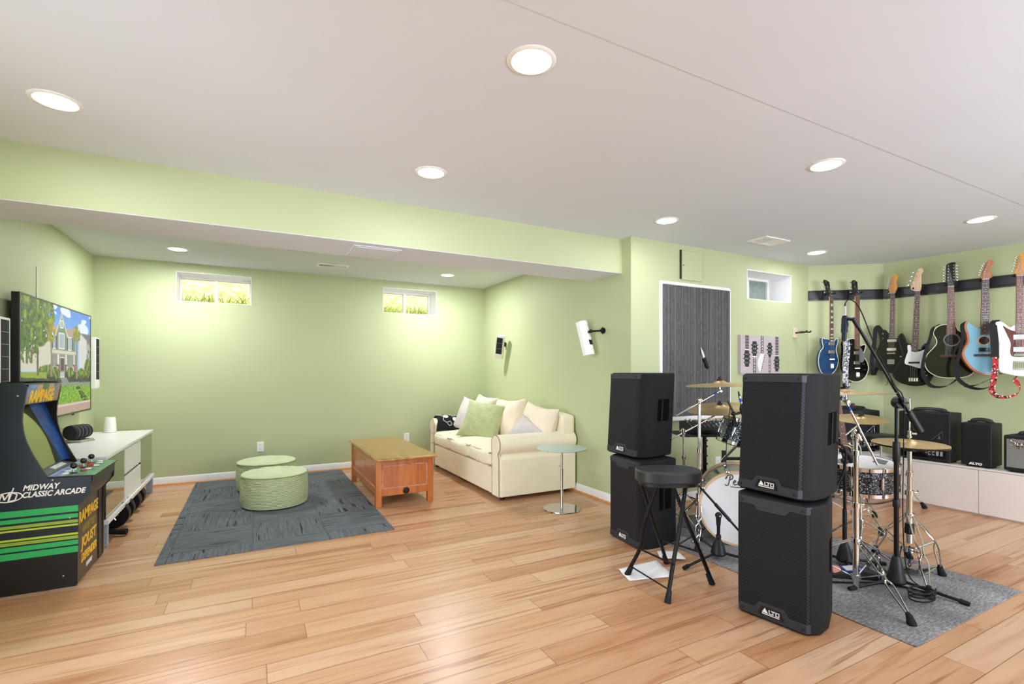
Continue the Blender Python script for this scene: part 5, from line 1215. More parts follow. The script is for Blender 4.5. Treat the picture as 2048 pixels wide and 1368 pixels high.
def guitar(label, cat, loc, rz, out, th, body, neck, head, nmat, fmat, hmat, zb, pegs='L', npeg=6, pk=(), br=(), pg=None, pgm=None, binding=None, top=None, knobs=(), hole=None, straps=(), nstr=6, rot=None, bridge_z=None, dots=True, block=False, frets=21, sm=6):
    t = thing('guitar' if cat == 'guitar' else 'bass_guitar', label, cat, (loc[0], loc[1], loc[2] if len(loc) > 2 else zb), rz, None, rot)
    q = lambda P: [(x, z-zb) for x, z in P]
    o = [(v.x, v.y) for v in catmull([(*p, 0) for p in q(out)], sm)]; f = -th/2
    MB().prism(o, f, th/2).build('body', body, t, bev=.007, seg=3)
    if top: MB().prism([((x*.945+.009, z*.97+.012) if body is GNAT else (x*.985, z*.99+.002)) for x, z in o], f-.0015, f+.006).build('top', top, t, bev=.001)
    if binding: MB().tube([(x, f+.001, z) for x, z in o], .0042, 6, True).build('binding', binding, t)
    (a, za), (b, zb_), (c, zc), (d, zd) = q(neck)
    MB().prism([(a, za), (b, zb_), (c, zc), (d, zd)], f-.004, f+.014).build('neck', nmat, t, bev=.005)
    fb = MB().prism([(a, za), (b, zb_), (c, zc), (d, zd)], f-.0105, f-.0035).build('fretboard', fmat, t)
    mb = MB(); dm = MB(); Ln = za-zd; scale = Ln/(1-2**(-frets/12)); ps = [0]+[scale*(1-2**(-k/12)) for k in range(1, frets+1)]
    lerp = lambda z: ((a+(d-a)*((za-z)/Ln)), (b+(c-b)*((za-z)/Ln)))
    mb.box(a, b, f-.0125, f-.005, za-.002, za+.003)
    for k in range(1, frets+1):
        z = za-ps[k]; l, r = lerp(z); mb.box(l+.001, r-.001, f-.0116, f-.010, z-.0009, z+.0009)
    for k in (3, 5, 7, 9, 12, 15, 17, 19):
        if k > frets: continue
        z = za-(ps[k]+ps[k-1])/2; l, r = lerp(z); m = (l+r)/2
        if block: h = (ps[k]-ps[k-1])*.36; dm.box(l+.006, r-.006, f-.0110, f-.010, z-h, z+h)
        else:
            for x in ((m-.008, m+.008) if k == 12 else (m,)): dm.lathe([(.0032, 0), (.003, .0007), (.001, .0007)], 10, (x, f-.0104, z), (0, -1, 0))
    mb.build('frets', STEEL, fb)
    if dots: dm.build('inlays', INL, fb)
    hd = [(v.x, v.y) for v in catmull([(*p, 0) for p in q(head)], 3)]; MB().prism(hd, f-.006, f+.009).build('headstock', hmat, t, bev=.003)
    # pegs sit along the edge of the headstock
    hz0, hz1 = min(p[1] for p in hd), max(p[1] for p in hd); pts = []
    sides = {'L': (-1,), 'B': (-1, 1)}[pegs]; n = npeg//len(sides)
    for s in sides:
        for k in range(n):
            z = hz0+(hz1-hz0)*(.30+.56*k/max(1, n-1)) if pegs == 'L' else hz0+(hz1-hz0)*(.28+.58*k/max(1, n-1))
            xs = []
            for i in range(len(hd)):
                p, r = hd[i], hd[(i+1) % len(hd)]
                if (p[1]-z)*(r[1]-z) <= 0 and p[1] != r[1]: xs.append(p[0]+(r[0]-p[0])*(z-p[1])/(r[1]-p[1]))
            if not xs: continue
            x = min(xs) if s < 0 else max(xs); px = x-s*.012
            mb = MB(); mb.lathe([(.0045, 0), (.004, .010), (.0025, .011), (.0025, .016), (.004, .017)], 10, (px, f-.006, z), (0, -1, 0)); mb.cyl((px, f+.012, z), (x+s*.012, f+.012, z), .003, n=8)
            w = 1.9 if cat == 'bass guitar' else 1; mb.soft((x+s*.017*w, f+.012, z), (.014*w, .005, .012*w), .0024, n=4); mb.build('tuning_peg', CHROME, t); pts.append((px, z))
    if pg:
        g = [(v.x, v.y) for v in catmull([(*p, 0) for p in q(pg)], 3)]; MB().prism(g, f-.004, f-.0005).build('pickguard', pgm, t, bev=.001)
    for x, z, w, h, m in pk: MB().box(x-w/2, x+w/2, f-.011, f-.001, z-zb-h/2, z-zb+h/2).build('pickup', m, t, bev=.003)
    for x, z, w, h, m in br:
        mb = MB(); mb.box(x-w/2, x+w/2, f-.010, f-.001, z-zb-h/2, z-zb+h/2)
        for k in range(nstr): mb.cyl((x-w*.38+w*.76*k/(nstr-1), f-.012, z-zb-h*.3), (x-w*.38+w*.76*k/(nstr-1), f-.012, z-zb+h*.35), .003, n=6)
        mb.build('bridge', m, t)
    for x, z, r, m in knobs: MB().lathe([(r, 0), (r*.95, .010), (r*.8, .012), (.001, .012)], 14, (x, f-.001, z-zb), (0, -1, 0)).build('knob', m, t)
    if hole:
        x, z, r, rm = hole; z -= zb
        MB().lathe([(r, 0), (r, .001), (.001, .001)], 36, (x, f-.0016, z), (0, -1, 0)).build('soundhole', mat('soundhole_dark', '1c120c', .9) if 'soundhole_dark' not in MATS else MATS['soundhole_dark'], t)
        MB().lathe([(r, 0), (r+.002, .002), (r+.011, .002), (r+.013, 0)], 40, (x, f-.0016, z), (0, -1, 0), cap=False).build('rosette', rm, t)
    bz = (bridge_z or br[0][1])-zb; bx_ = br[0][0]; mb = MB(); sw = .024 if cat != 'bass guitar' else .026
    for k in range(nstr):
        g = (k/(nstr-1)-.5)*2; l, r = lerp(za); xn = (l+r)/2+g*(r-l)*.40; l, r = lerp(zd); xe = bx_+g*sw
        p = min(pts, key=lambda p: abs(p[1]-(hz0+(hz1-hz0)*(.3+.56*k/(nstr-1))))) if pts else (xn, za+.05)
        mb.tube([(xe, f-.0145, bz), (xn, f-.0135, za), (p[0], f-.012, p[1])], .0008, 4)
    mb.build('strings', STEEL, t)
    for pts_, w, wd, m in straps: MB().ribbon([(x, y, z-zb) for x, y, z in pts_], wd, w, .003).build('strap', m, t)
    return t
def hanger(label, g, x, z):
    # holder on the rail: block, arm and padded yoke round the neck below the headstock
    M = Matrix.Translation(g.location) @ Matrix.Rotation(g.rotation_euler.z, 4, 'Z'); p = M @ Vector((x, 0, 0)); p.z = z
    w = A if label in ('G1', 'G2') else B; n = n1 if label in ('G1', 'G2') else n2; rz = RZ1 if label in ('G1', 'G2') else RZ2
    d = (p-Vector((w.x, w.y, p.z))).dot(n); t = thing('guitar_hanger', HL[label], 'guitar hanger', (p.x-n.x*d, p.y-n.y*d, z), rz, 'guitar hangers on the rails')
    MB().box(-.03, .03, -.032, -.019, -.05, .055).build('block', BLACK, t, bev=.003)
    a = g.rotation_euler.z-rz; c = Vector((0, -d, 0)); sx = Vector((math.cos(a), math.sin(a), 0)); sy = Vector((-math.sin(a), math.cos(a), 0))
    MB().cyl((0, -.03, 0), c+sy*.045, .007, n=10).build('arm', BLACKM, t)
    for s in (-1, 1): MB().tube(catmull([c+sy*.045, c+sx*s*.03+sy*.035, c+sx*s*.036, c+sx*s*.036-sy*.04, c+sx*s*.036-sy*.046+Vector((0, 0, .012))], 4, False), .0065, 8).build('yoke', RUBBER, t)
HL = {'G1': 'black hanger holding the headstock of the blue guitar', 'G2': 'black hanger holding the headstock of the black guitar with the woven strap', 'G3': 'black hanger holding the amber headstock guitar, first on the right wall',
      'G4': 'black hanger holding the pale headstock bass guitar', 'G5': 'black hanger holding the black acoustic guitar on the wall', 'G6': 'black hanger holding the sky blue guitar', 'G7': 'black hanger holding the white guitar at the right edge'}
G = {}
G['G1'] = guitar('blue double cutaway electric guitar with cream binding, first on the short corner wall', 'guitar', (5.621, 3.171), R(-25.2),
    [(-.001,1.596),(-.047,1.6),(-.07,1.609),(-.075,1.569),(-.063,1.507),(-.098,1.454),(-.116,1.374),(-.111,1.303),(-.084,1.232),(-.034,1.201),(.021,1.209),(.072,1.249),(.104,1.321),(.107,1.383),(.086,1.454),(.086,1.507),(.102,1.561),(.1,1.601),(.077,1.596),(.049,1.565)], .045, GBLUE,
    [(.010,2.072),(.042,2.072),(.048,1.543),(.006,1.543)], [(-.061,2.236),(-.034,2.245),(.003,2.218),(.017,2.13),(.040,2.085),(.030,2.065),(.012,2.065),(-.005,2.094),(-.022,2.116)], PALEM, ROSE, GBLK, 1.20, 'B', 6,
    pk=[(.026,1.545,.07,.035,GOLDS), (.026,1.455,.07,.035,GOLDS)], br=[(.03,1.375,.06,.016,CHROME), (.03,1.30,.035,.06,GOLDS)], binding=CRM, knobs=[(.075,1.30,.008,CHROME),(.085,1.34,.008,CHROME),(-.04,1.56,.007,CHROME)], block=True, bridge_z=1.375)
G['G2'] = guitar('black single cutaway electric guitar with grey pickguard and grey white woven strap', 'guitar', (5.836, 3.008), R(-25.2),
    [(-.137,1.558),(-.11,1.58),(-.014,1.598),(.045,1.523),(.082,1.532),(.111,1.527),(.104,1.479),(.086,1.43),(.1,1.391),(.127,1.346),(.144,1.285),(.132,1.223),(.091,1.161),(.027,1.13),(-.046,1.135),(-.101,1.166),(-.133,1.241),(-.146,1.311),(-.137,1.417),(-.135,1.5)], .045, GBLK,
    [(-.004,2.065),(.038,2.065),(.038,1.488),(-.014,1.487)], [(-.046,2.219),(-.019,2.237),(.013,2.211),(.022,2.122),(.036,2.08),(.03,2.06),(.002,2.06),(-.012,2.085),(-.032,2.109)], PALEM, ROSE2, GBLK, 1.13, 'B', 6,
    pk=[(.008,1.445,.07,.035,GOLDS), (.008,1.335,.07,.035,GOLDS)], br=[(.012,1.275,.06,.014,CHROME), (.016,1.205,.038,.06,GOLDS)], pg=[(.045,1.505),(.082,1.452),(.1,1.399),(.082,1.346),(.045,1.346),(.034,1.417)], pgm=PGG, binding=CRM, knobs=[(.09,1.32,.009,CHROME),(-.06,1.535,.008,CHROME),(.1,1.26,.008,CHROME)], bridge_z=1.275,
    straps=[([(-.10,.0,1.60),(-.115,-.045,1.55),(-.118,-.05,1.44),(-.135,-.052,1.30),(-.138,-.05,1.15),(-.13,-.03,.98),(-.10,0,.93),(-.08,.03,1.0),(-.04,.03,1.13)], .062, (1,0,0), STRAPP)])
G['G3'] = guitar('black offset electric guitar with amber headstock and black strap, first on the right wall', 'guitar', (6.117, 2.763), R(-64.3),
    [(-.04,1.657),(-.059,1.68),(-.083,1.689),(-.107,1.73),(-.131,1.738),(-.146,1.707),(-.127,1.626),(-.119,1.556),(-.143,1.467),(-.154,1.367),(-.151,1.296),(-.115,1.256),(-.052,1.226),(.02,1.23),(.08,1.27),(.11,1.34),(.10,1.42),(.085,1.49),(.095,1.56),(.10,1.61),(.08,1.625),(.045,1.60),(.015,1.60)], .042, GBLK,
    [(-.026,2.082),(.013,2.080),(.013,1.60),(-.037,1.60)], [(-.044,2.108),(-.032,2.156),(-.016,2.244),(-.005,2.277),(.023,2.281),(.04,2.257),(.034,2.223),(.023,2.2),(.034,2.145),(.016,2.083),(-.026,2.080)], MAPLE, ROSE, MAPLE, 1.226, 'L', 6,
    pk=[(-.012,1.572,.08,.028,CRM), (-.016,1.478,.08,.028,CRM)], br=[(-.02,1.435,.07,.012,CHROME), (-.022,1.345,.06,.05,GOLDS)], pg=[(-.105,1.685),(-.055,1.677),(-.052,1.56),(.05,1.55),(.06,1.44),(-.06,1.42),(-.078,1.46),(-.08,1.57)], pgm=GBLK, knobs=[(-.09,1.65,.008,CHROME),(-.09,1.60,.006,CHROME),(.06,1.40,.008,CHROME)], bridge_z=1.435,
    straps=[([(-.13,0,1.745),(-.155,-.03,1.70),(-.165,-.035,1.55),(-.185,-.03,1.40),(-.185,-.01,1.26),(-.17,.02,1.20),(-.15,.03,1.26),(-.12,.03,1.3)], .040, (.9,.4,0), STRAPB), ([(-.05,.0,1.235),(-.045,-.01,1.17),(-.05,-.012,1.11),(-.07,-.01,1.09)], .016, (.3,1,0), mat('tan_leather', '8a5a34', .6))])
G['G4'] = guitar('black bass guitar with white pickguard and pale headstock on the right wall', 'bass guitar', (6.115, 2.545), R(-62.3),
    [(-.056,1.528),(-.083,1.539),(-.098,1.592),(-.12,1.64),(-.147,1.633),(-.162,1.595),(-.143,1.497),(-.128,1.41),(-.162,1.324),(-.197,1.256),(-.208,1.217),(-.189,1.163),(-.139,1.12),(-.064,1.093),(.003,1.089),(.062,1.104),(.11,1.15),(.13,1.23),(.11,1.33),(.085,1.41),(.08,1.48),(.085,1.52),(.065,1.53),(.04,1.495),(.012,1.47)], .042, GBLK,
    [(-.021,2.076),(.020,2.072),(.006,1.446),(-.052,1.447)], [(-.059,2.108),(-.034,2.182),(-.012,2.266),(.003,2.302),(.032,2.308),(.047,2.278),(.032,2.242),(.029,2.157),(.032,2.119),(.020,2.072),(-.021,2.073)], PALEM, ROSE, PALEM, 1.089, 'L', 4, frets=20,
    pk=[(-.030,1.332,.09,.02,GBLK)], br=[(-.036,1.155,.08,.04,CHROME)], pg=[(-.083,1.51),(-.056,1.512),(-.041,1.447),(.01,1.446),(.069,1.463),(.036,1.341),(.025,1.274),(-.049,1.30),(-.105,1.323),(-.094,1.4),(-.080,1.448)], pgm=PGW, nstr=4, knobs=[(.06,1.24,.008,CHROME),(.07,1.20,.008,CHROME)])
G['G5'] = guitar('black twelve string acoustic guitar with pale binding hanging on the right wall', 'guitar', (6.12, 2.285), R(-60),
    [(-.022,1.705),(-.073,1.698),(-.11,1.666),(-.124,1.619),(-.102,1.56),(-.102,1.513),(-.132,1.465),(-.173,1.409),(-.191,1.341),(-.18,1.274),(-.147,1.226),(-.087,1.188),(-.014,1.178),(.057,1.179),(.128,1.193),(.175,1.235),(.198,1.30),(.195,1.37),(.165,1.44),(.135,1.50),(.13,1.56),(.115,1.61),(.079,1.63),(.057,1.649),(.04,1.69)], .075, GBLK,
    [(-.017,2.079),(.030,2.075),(.043,1.608),(-.022,1.61)], [(-.016,2.078),(-.029,2.128),(-.027,2.279),(-.014,2.306),(.022,2.317),(.047,2.305),(.036,2.277),(.040,2.122),(.030,2.074)], ROSE, ROSE2, GBLK, 1.178, 'B', 12, frets=18,
    br=[(-.012,1.393,.13,.022,ROSE)], binding=CRM, top=GDG, hole=(.014,1.552,.052,PGG), bridge_z=1.395, knobs=[],
    straps=[([(-.07,.04,1.71),(-.125,-.03,1.68),(-.15,-.05,1.58),(-.185,-.055,1.45),(-.21,-.06,1.30),(-.205,-.055,1.20),(-.15,-.05,1.10),(-.07,-.04,1.085),(0,-.03,1.11),(.06,-.02,1.17)], .036, (.8,-.2,.5), STRAPB),
            ([(-.22,-.035,1.47),(-.20,-.04,1.50),(-.165,-.04,1.52)], .03, (.2,.3,.9), STRAPB)])
G['G6'] = guitar('sky blue thin electric guitar with natural orange sides and round sound hole', 'guitar', (6.10, 2.01), R(-57.3),
    [(-.139,1.709),(-.114,1.685),(-.064,1.649),(-.037,1.655),(.021,1.62),(.06,1.635),(.085,1.64),(.095,1.60),(.09,1.53),(.10,1.46),(.125,1.40),(.15,1.33),(.15,1.27),(.124,1.225),(.092,1.209),(.052,1.203),(-.031,1.214),(-.097,1.259),(-.148,1.337),(-.169,1.405),(-.156,1.461),(-.131,1.517),(-.135,1.585),(-.152,1.664)], .062, GNAT,
    [(-.027,2.103),(.023,2.099),(.021,1.585),(-.039,1.587)], [(-.035,2.126),(-.006,2.234),(.015,2.277),(.043,2.281),(.056,2.25),(.035,2.219),(.034,2.186),(.048,2.135),(.023,2.10),(-.027,2.10)], REDM, ROSE, REDM, 1.203, 'L', 6,
    pk=[(-.013,1.445,.075,.036,GBLK)], br=[(-.018,1.393,.13,.022,ROSE)], top=GSKY, hole=(-.012,1.53,.036,PALEM),
    straps=[([(-.14,.02,1.715),(-.165,-.02,1.68),(-.165,-.045,1.57),(-.19,-.055,1.42),(-.215,-.06,1.28),(-.20,-.055,1.17),(-.13,-.05,1.10),(-.04,-.03,1.075),(.04,-.01,1.10),(.07,.0,1.15),(.05,.02,1.17),(-.05,.03,1.11),(-.13,.01,1.10)], .034, (.8,-.2,.5), STRAPB)])
G['G7'] = guitar('white offset electric guitar with tortoise pickguard and red strap at the right edge', 'guitar', (6.09, 1.751), R(-60.3),
    [(-.049,1.656),(-.083,1.641),(-.129,1.686),(-.168,1.694),(-.18,1.668),(-.168,1.581),(-.156,1.494),(-.16,1.398),(-.16,1.29),(-.149,1.236),(-.098,1.215),(-.012,1.194),(.082,1.205),(.126,1.257),(.133,1.361),(.104,1.466),(.112,1.549),(.119,1.611),(.09,1.633),(.038,1.60),(.005,1.60)], .044, GWHT,
    [(-.043,2.096),(.0,2.091),(.004,1.584),(-.049,1.587)], [(-.060,2.12),(-.048,2.17),(-.032,2.255),(-.02,2.29),(.008,2.295),(.026,2.27),(.02,2.235),(.01,2.215),(.022,2.15),(.0,2.088),(-.043,2.092)], MAPLE, ROSE2, MAPLE, 1.194, 'L', 6,
    pk=[(-.022,1.548,.085,.044,PGW), (-.022,1.437,.085,.044,PGW)], br=[(-.022,1.388,.08,.018,CHROME), (-.018,1.295,.085,.075,CHROME)], pg=[(-.129,1.652),(-.098,1.625),(-.05,1.60),(.04,1.59),(.07,1.47),(.06,1.40),(.0,1.372),(-.07,1.378),(-.082,1.428),(-.078,1.492),(-.105,1.58)], pgm=TORT, bridge_z=1.388, knobs=[(.07,1.36,.009,CHROME),(.085,1.31,.009,CHROME)],
    straps=[([(-.165,.02,1.71),(-.195,-.02,1.67),(-.192,-.04,1.55),(-.188,-.05,1.36)], .055, (1,.1,0), STRAPB), ([(-.188,-.05,1.37),(-.19,-.055,1.25),(-.205,-.06,1.12),(-.21,-.055,1.06),(-.17,-.05,1.015),(-.10,-.04,1.01),(-.03,-.02,1.05),(-.02,.0,1.12),(-.05,.02,1.17),(-.03,.02,1.19)], .042, [(1,.1,0),(1,.1,0),(.8,.1,.6),(.2,.4,.9),(.7,.2,.7)], STRAPR)])
for k, x in (('G1', .026), ('G2', .017), ('G3', -.006), ('G4', .0), ('G5', .007), ('G6', -.002), ('G7', -.021)): hanger(k, G[k], x, 2.10)
# acoustic guitar leaning on a floor stand
ag = guitar('black acoustic guitar standing on the floor behind the snare drum', 'guitar', (4.95, 2.575, .11), 0,
    [(-.02,.50),(-.08,.495),(-.125,.455),(-.135,.40),(-.115,.34),(-.13,.28),(-.18,.22),(-.2,.14),(-.18,.06),(-.12,.012),(0,0),(.12,.012),(.18,.06),(.2,.14),(.18,.22),(.13,.28),(.115,.34),(.12,.40),(.10,.44),(.06,.43),(.03,.45)], .10, GBLK,
    [(-.022,.86),(.022,.86),(.028,.44),(-.028,.44)], [(-.024,.855),(-.036,.90),(-.032,1.0),(0,1.01),(.032,1.0),(.036,.90),(.024,.855)], ROSE, ROSE2, GBLK, 0, 'B', 6, frets=18, br=[(0,.15,.15,.025,ROSE)], binding=CRM, top=GDG, hole=(0,.375,.052,PALEM),
    rot=(Matrix.Rotation(math.atan2(-.88, .47), 4, 'Z') @ Matrix.Rotation(R(-9), 4, 'X') @ Matrix.Rotation(R(-7), 4, 'Y')).to_euler())
gs = thing('guitar_stand', 'black tubular floor stand under the leaning acoustic guitar', 'guitar stand', (4.97, 2.63, 0), math.atan2(-.88, .47))
mb = MB()
for s in (-1, 1): mb.tube(catmull([(s*.02, .06, .50), (s*.12, .06, .2), (s*.16, 0, .02)], 5, False), .009, 8); mb.tube([(s*.12, .06, .2), (s*.10, -.12, .05)], .009, 8); mb.tube([(s*.10, -.12, .05), (s*.10, -.16, .09)], .010, 8)
mb.tube([(0, .06, .48), (0, .26, .01)], .009, 8); mb.tube([(-.12, .06, .2), (.12, .06, .2)], .008, 8); mb.build('frame', BLACKM, gs)

# ---------------------------------------------- low cabinets and amplifiers
CABW = mat('warm_white_cabinet', 'ece5df', .35, var=.01)
def low_cab(label, loc, rz, w, nd, d=.42, h=.405):
    t = thing('low_cabinet', label, 'cabinet', loc, rz, 'low white cabinets')
    MB().box(0, w, .02, d, .0, h-.012).build('body', CABW, t); MB().box(0, w, -.002, d, h-.012, h).build('top', CABW, t, bev=.002)
    for k in range(nd): a = w*k/nd; MB().box(a+.002, a+w/nd-.002, -.001, .018, .016, h-.015).build('door', CABW, t, bev=.0015)
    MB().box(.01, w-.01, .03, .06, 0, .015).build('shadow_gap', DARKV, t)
low_cab('low white cabinet with two plain doors along the right wall under the amplifiers', (5.53, 2.463, 0), R(-90), 1.2, 2)
low_cab('low white cabinet set across the corner behind the snare drum', (5.122, 2.997, 0), RZ1, .70, 1)
GRIL2 = stripe_mat('silver_grille_cloth', [(0, '6d6e6c'), (.5, '8b8c88'), (1, '6d6e6c')], 2, 260, .8, .4)
def amp(label, loc, rz, w, h, d, style):
    t = thing('guitar_amplifier', label, 'amplifier', loc, rz, 'amplifiers on the cabinets')
    MB().box(-w/2, w/2, .0, d, .012, h).build('cabinet', TOLEX, t, bev=.012, seg=3)
    for x in (-w/2+.04, w/2-.04):
        for y in (.05, d-.05): MB().lathe([(.016, 0), (.018, .014)], 12, (x, y, 0)).build('foot', RUBBER, t)
    mb = MB(); mb.tube(catmull([(-w*.3, d/2, h), (-w*.26, d/2, h+.018), (0, d/2, h+.026), (w*.26, d/2, h+.018), (w*.3, d/2, h)], 5, False), .011, 8, flat=1.8); mb.bx((-w*.3, d/2, h+.004), (.05, .035, .012)); mb.bx((w*.3, d/2, h+.004), (.05, .035, .012)); mb.build('handle', BLACK, t)
    if style == 'combo':
        MB().box(-w/2+.03, w/2-.03, -.006, .004, .13, h-.03).build('grille', CLOTHB, t, bev=.002)
        MB().box(-w/2+.03, w/2-.03, -.004, .004, .035, .115).build('control_panel', GLOSSB, t)
        for k in range(9): MB().lathe([(.010, 0), (.008, .013), (.001, .014)], 12, (-w/2+.06+k*.028, -.004, .08), (0, -1, 0)).build('knob', STEEL if k % 3 == 0 else BLACK, t)
        for k in range(4): MB().box(w/2-.16+k*.03, w/2-.142+k*.03, -.008, -.003, .06, .10).build('switch', GREYL, t)
        mb = MB(); cx, cz = w*.28, h*.52
        mb.tube([(cx-.04, -.007, cz-.03), (cx+.035, -.007, cz+.05), (cx+.04, -.007, cz-.05)], .003, 5, True); mb.prism([(cx, cz-.02), (cx+.015, cz+.018), (cx+.025, cz-.022)], -.010, -.006); mb.build('emblem', STEEL, t)
    elif style == 'small':
        MB().box(-w/2+.018, w/2-.018, -.006, .004, .05, h-.03).build('grille', GRL, t, bev=.003)
        text('logo', 'ALTO', .026, frame((.0, -.004, .030), (1, 0, 0), (0, 0, 1)), LOGOW, t, offset=.0015, ext=.001, sx=1.3)
    elif style == 'silver':
        MB().box(-w/2+.02, w/2-.02, -.004, .004, .04, h-.03).build('grille', GRIL2, t, bev=.003)
        mb = MB(); mb.M = frame((-w/2+.05, -.007, h-.085), (1, 0, .06), (0, 0, 1))
        S = [[(.5,.9),(.1,1.0),(0,.7),(.4,.5),(.45,.2),(.1,.05),(-.15,.2)], [(1.0,.55),(.75,.5),(.7,.15),(.95,.1),(1.05,.5),(1.0,-.4),(.8,-.45)], [(1.15,.5),(1.15,.15),(1.4,.12),(1.45,.5),(1.5,.1)], [(1.6,.5),(1.62,.1)], [(1.63,.75),(1.65,.72)], [(2.1,.5),(1.8,.45),(1.78,.15),(2.05,.12),(2.1,.5),(2.15,.1)], [(2.3,.5),(2.3,.1)], [(2.3,.4),(2.45,.55),(2.6,.5)], [(.6,-.1),(1.6,-.02),(2.6,.1)]]
        strokes(mb, S, .055, 0, 0, .004); mb.build('lettering', CHROME, t)
    return t
amp('black combo amplifier with triangular emblem on the white cabinet at the right wall', (5.565, 2.27, .405), R(-90), .40, .455, .24, 'combo')
amp('narrow black speaker with white lettering between two amplifiers on the white cabinet', (5.575, 1.895, .405), R(-90), .21, .385, .22, 'small')
amp('small amplifier with silver grille cloth at the right edge of the white cabinet', (5.565, 1.535, .405), R(-90), .36, .305, .2, 'silver')
amp('black combo amplifier on the corner cabinet behind the cymbals', (5.60, 2.86, .405), RZ1, .44, .43, .24, 'combo')
cp = thing('clip', 'small dark clip standing on top of the corner amplifier', 'clip', (5.60, 2.90, .836)); MB().box(-.06, .06, -.03, .03, 0, .03).build('base', BLACK, cp, bev=.004); MB().lathe([(.018, .03), (.022, .05), (.012, .07)], 14).build('head', mat('dark_brown', '4a2f22', .5), cp)
tag(MB().box(-.012, .012, -.12, .12, 0, .33).build('folder', RED, bev=.002, loc=(5.80, 2.60, 0)), 'red folder standing upright between the two white cabinets', 'folder').rotation_euler = (0, 0, R(-50))

# ------------------------------------------------ things on the closet wall
def headstocks(u, v):
    n = noise.noise((u*4, v*60, 1)); V3 = Vector; c = V3((.745, .70, .705))*(1+.05*n)
    def rect(a, b, p, q): return a < u < b and p < v < q
    DK = V3((.10, .09, .10)); NK = V3((.42, .37, .36)); WT = V3((.93, .93, .92))
    fr = int(v*13) != int((v+.012)*13)
    def neck(a, b, p, q, dots):
        nonlocal c
        if rect(a, b, p, q):
            c = NK*(.8+.3*abs(noise.noise((u*60, v*3, 2)))) if not fr else V3((.7, .68, .66))
            if dots and abs(u-(a+b)/2) < .012 and abs((v*13) % 1-.5) < .16: c = WT
    neck(.11, .205, 0, .36, 0); neck(.30, .385, .57, 1, 1); neck(.505, .58, 0, .46, 1); neck(.70, .755, .55, 1, 1); neck(.885, .97, 0, .51, 0)
    def head(cx, p, q, w0, w1, col):
        nonlocal c
        if p < v < q:
            t = (v-p)/(q-p); w = w0+(w1-w0)*math.sin(PI*min(1, t*1.1))**.5
            if abs(u-cx) < w: c = col
            for k in range(3):
                zz = p+(q-p)*(.25+.25*k)
                if abs(v-zz) < .014 and w < abs(u-cx) < w+.028: c = DK
                if abs(v-zz) < .012 and abs(abs(u-cx)-.022) < .008: c = V3((.8, .8, .8)) if col is DK else DK
    head(.155, .39, .82, .045, .062, DK); head(.345, .15, .54, .045, .062, DK); head(.735, .17, .56, .028, .055, DK); head(.925, .53, .94, .04, .06, DK)
    if rect(.10, .21, .36, .39) or rect(.295, .39, .54, .57) or rect(.88, .975, .505, .53): c = WT
    if .47 < v < .95:
        t = (v-.47)/.48; l = .50-.06*math.sin(PI*t)-.03*t; r = .60-.10*t
        if l < u < r: c = V3((.90, .91, .90))
        if abs(u-r-.01) < .01 and int(v*34) % 2: c = DK
    return [max(0, min(1, q)) for q in c]
cv = thing('canvas_print', 'square canvas print of guitar headstocks on the green closet wall', 'picture', (4.70, 3.36, 1.415))
MB().box(-.315, .315, -.034, .0, -.198, .198).build('canvas', mat('canvas_edge', 'b4adb0', .85, var=.05), cv)
picture('print', (-.315, -.0345, .198), (.63, 0, 0), (0, 0, -.396), 150, 96, headstocks, picture_mat('canvas_print_ink', 0, .8), cv)
wh = thing('wall_hook', 'empty dark guitar hook on a beige wooden plate beside the canvas print', 'hook', (5.32, 3.36, 1.668))
MB().box(-.03, .03, -.02, 0, -.055, .055).build('plate', mat('beech_plate', 'e3d2b4', .5), wh, bev=.004)
DKM = mat('dark_bronze_hook', '3d3a2a', .45, .5)
mb = MB(); mb.cyl((0, -.02, .0), (0, -.07, 0), .009, n=10)
for s in (-1, 1): mb.tube(catmull([(0, -.06, 0), (s*.03, -.075, .0), (s*.036, -.11, .004), (s*.034, -.155, .0), (s*.036, -.165, .016)], 5, False), .008, 8)
mb.build('yoke', DKM, wh)
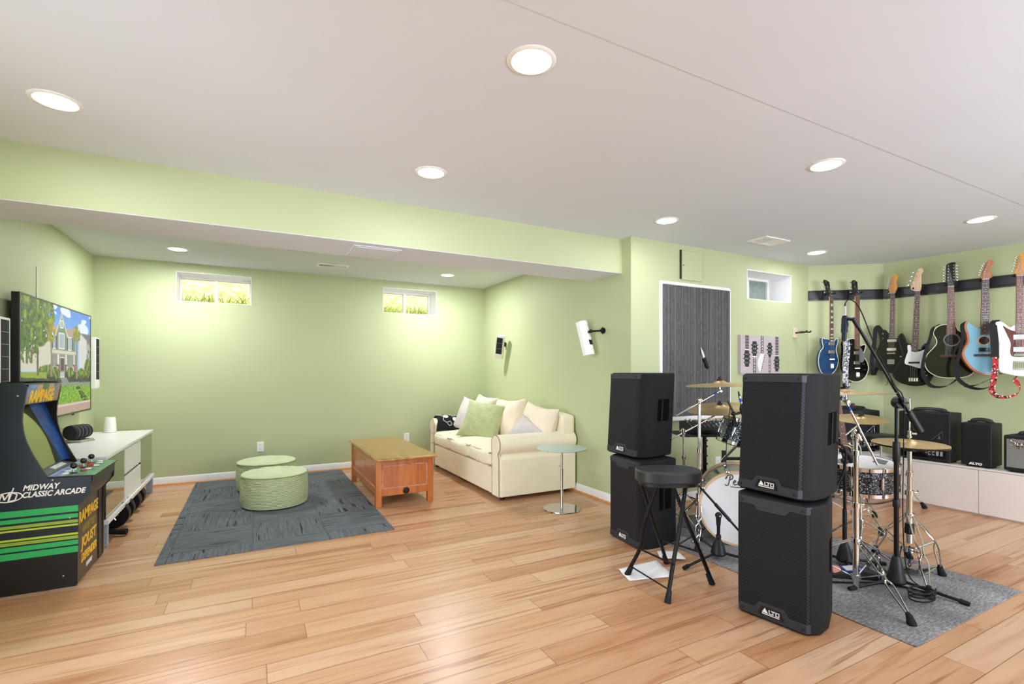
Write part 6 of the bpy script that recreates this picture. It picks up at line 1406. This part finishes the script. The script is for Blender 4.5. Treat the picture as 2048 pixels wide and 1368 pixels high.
# ------------------------------------------------------------ light, camera
w = bpy.data.worlds.new('sky'); SC.world = w; w.use_nodes = True
nt = w.node_tree; bg = nt.nodes['Background']; sky = nt.nodes.new('ShaderNodeTexSky')
sky.sky_type = 'HOSEK_WILKIE'; sky.turbidity = 4; sky.ground_albedo = .4; sky.sun_direction = (.2, -.5, .84)
mixn = nt.nodes.new('ShaderNodeMix'); mixn.data_type = 'RGBA'; mixn.inputs[0].default_value = .55; mixn.inputs[7].default_value = (1, 1, 1, 1)
nt.links.new(sky.outputs[0], mixn.inputs[6]); nt.links.new(mixn.outputs[2], bg.inputs[0]); bg.inputs[1].default_value = 4.2
# unseen fill light added behind the viewpoint, tilted up to brighten the ceiling
l = bpy.data.lights.new('rear_fill_light', 'AREA'); l.shape = 'RECTANGLE'; l.size = 3.5; l.size_y = 2.0; l.energy = 260; l.color = (.86, .945, 1.16)
o = bpy.data.objects.new('rear_fill_light', l); COL.objects.link(o); o.location = (3.45, YB-.16, 1.08); o.rotation_euler = (R(152), 0, 0)
l = bpy.data.lights.new('side_fill_light', 'AREA'); l.shape = 'RECTANGLE'; l.size = 1.8; l.size_y = 1.9; l.energy = 24; l.spread = R(85); l.color = (.86, .95, 1.16)  # second added fill light out of view, aimed at the sofa wall
o = bpy.data.objects.new('side_fill_light', l); COL.objects.link(o); o.location = (-1.62, 1.5, 1.1); o.rotation_euler = (R(86), 0, R(-52))
cam = bpy.data.cameras.new('camera'); co = bpy.data.objects.new('camera', cam); COL.objects.link(co)
cam.sensor_width = 36; cam.lens = 36*982/2048; cam.shift_y = (743-684)/2048; cam.clip_start = .02
co.location = (0, 0, 1.24); co.rotation_euler = (R(90), 0, -math.atan2(1024-505, 982))
SC.camera = co
vs = SC.view_settings; vs.view_transform = 'Standard'; vs.look = 'None'; vs.gamma = 1; vs.use_curve_mapping = False; vs.exposure = .06
SC.cycles.max_bounces = 8; SC.cycles.diffuse_bounces = 5; SC.cycles.glossy_bounces = 4; SC.cycles.sample_clamp_indirect = 6; SC.cycles.caustics_reflective = False; SC.cycles.caustics_refractive = False
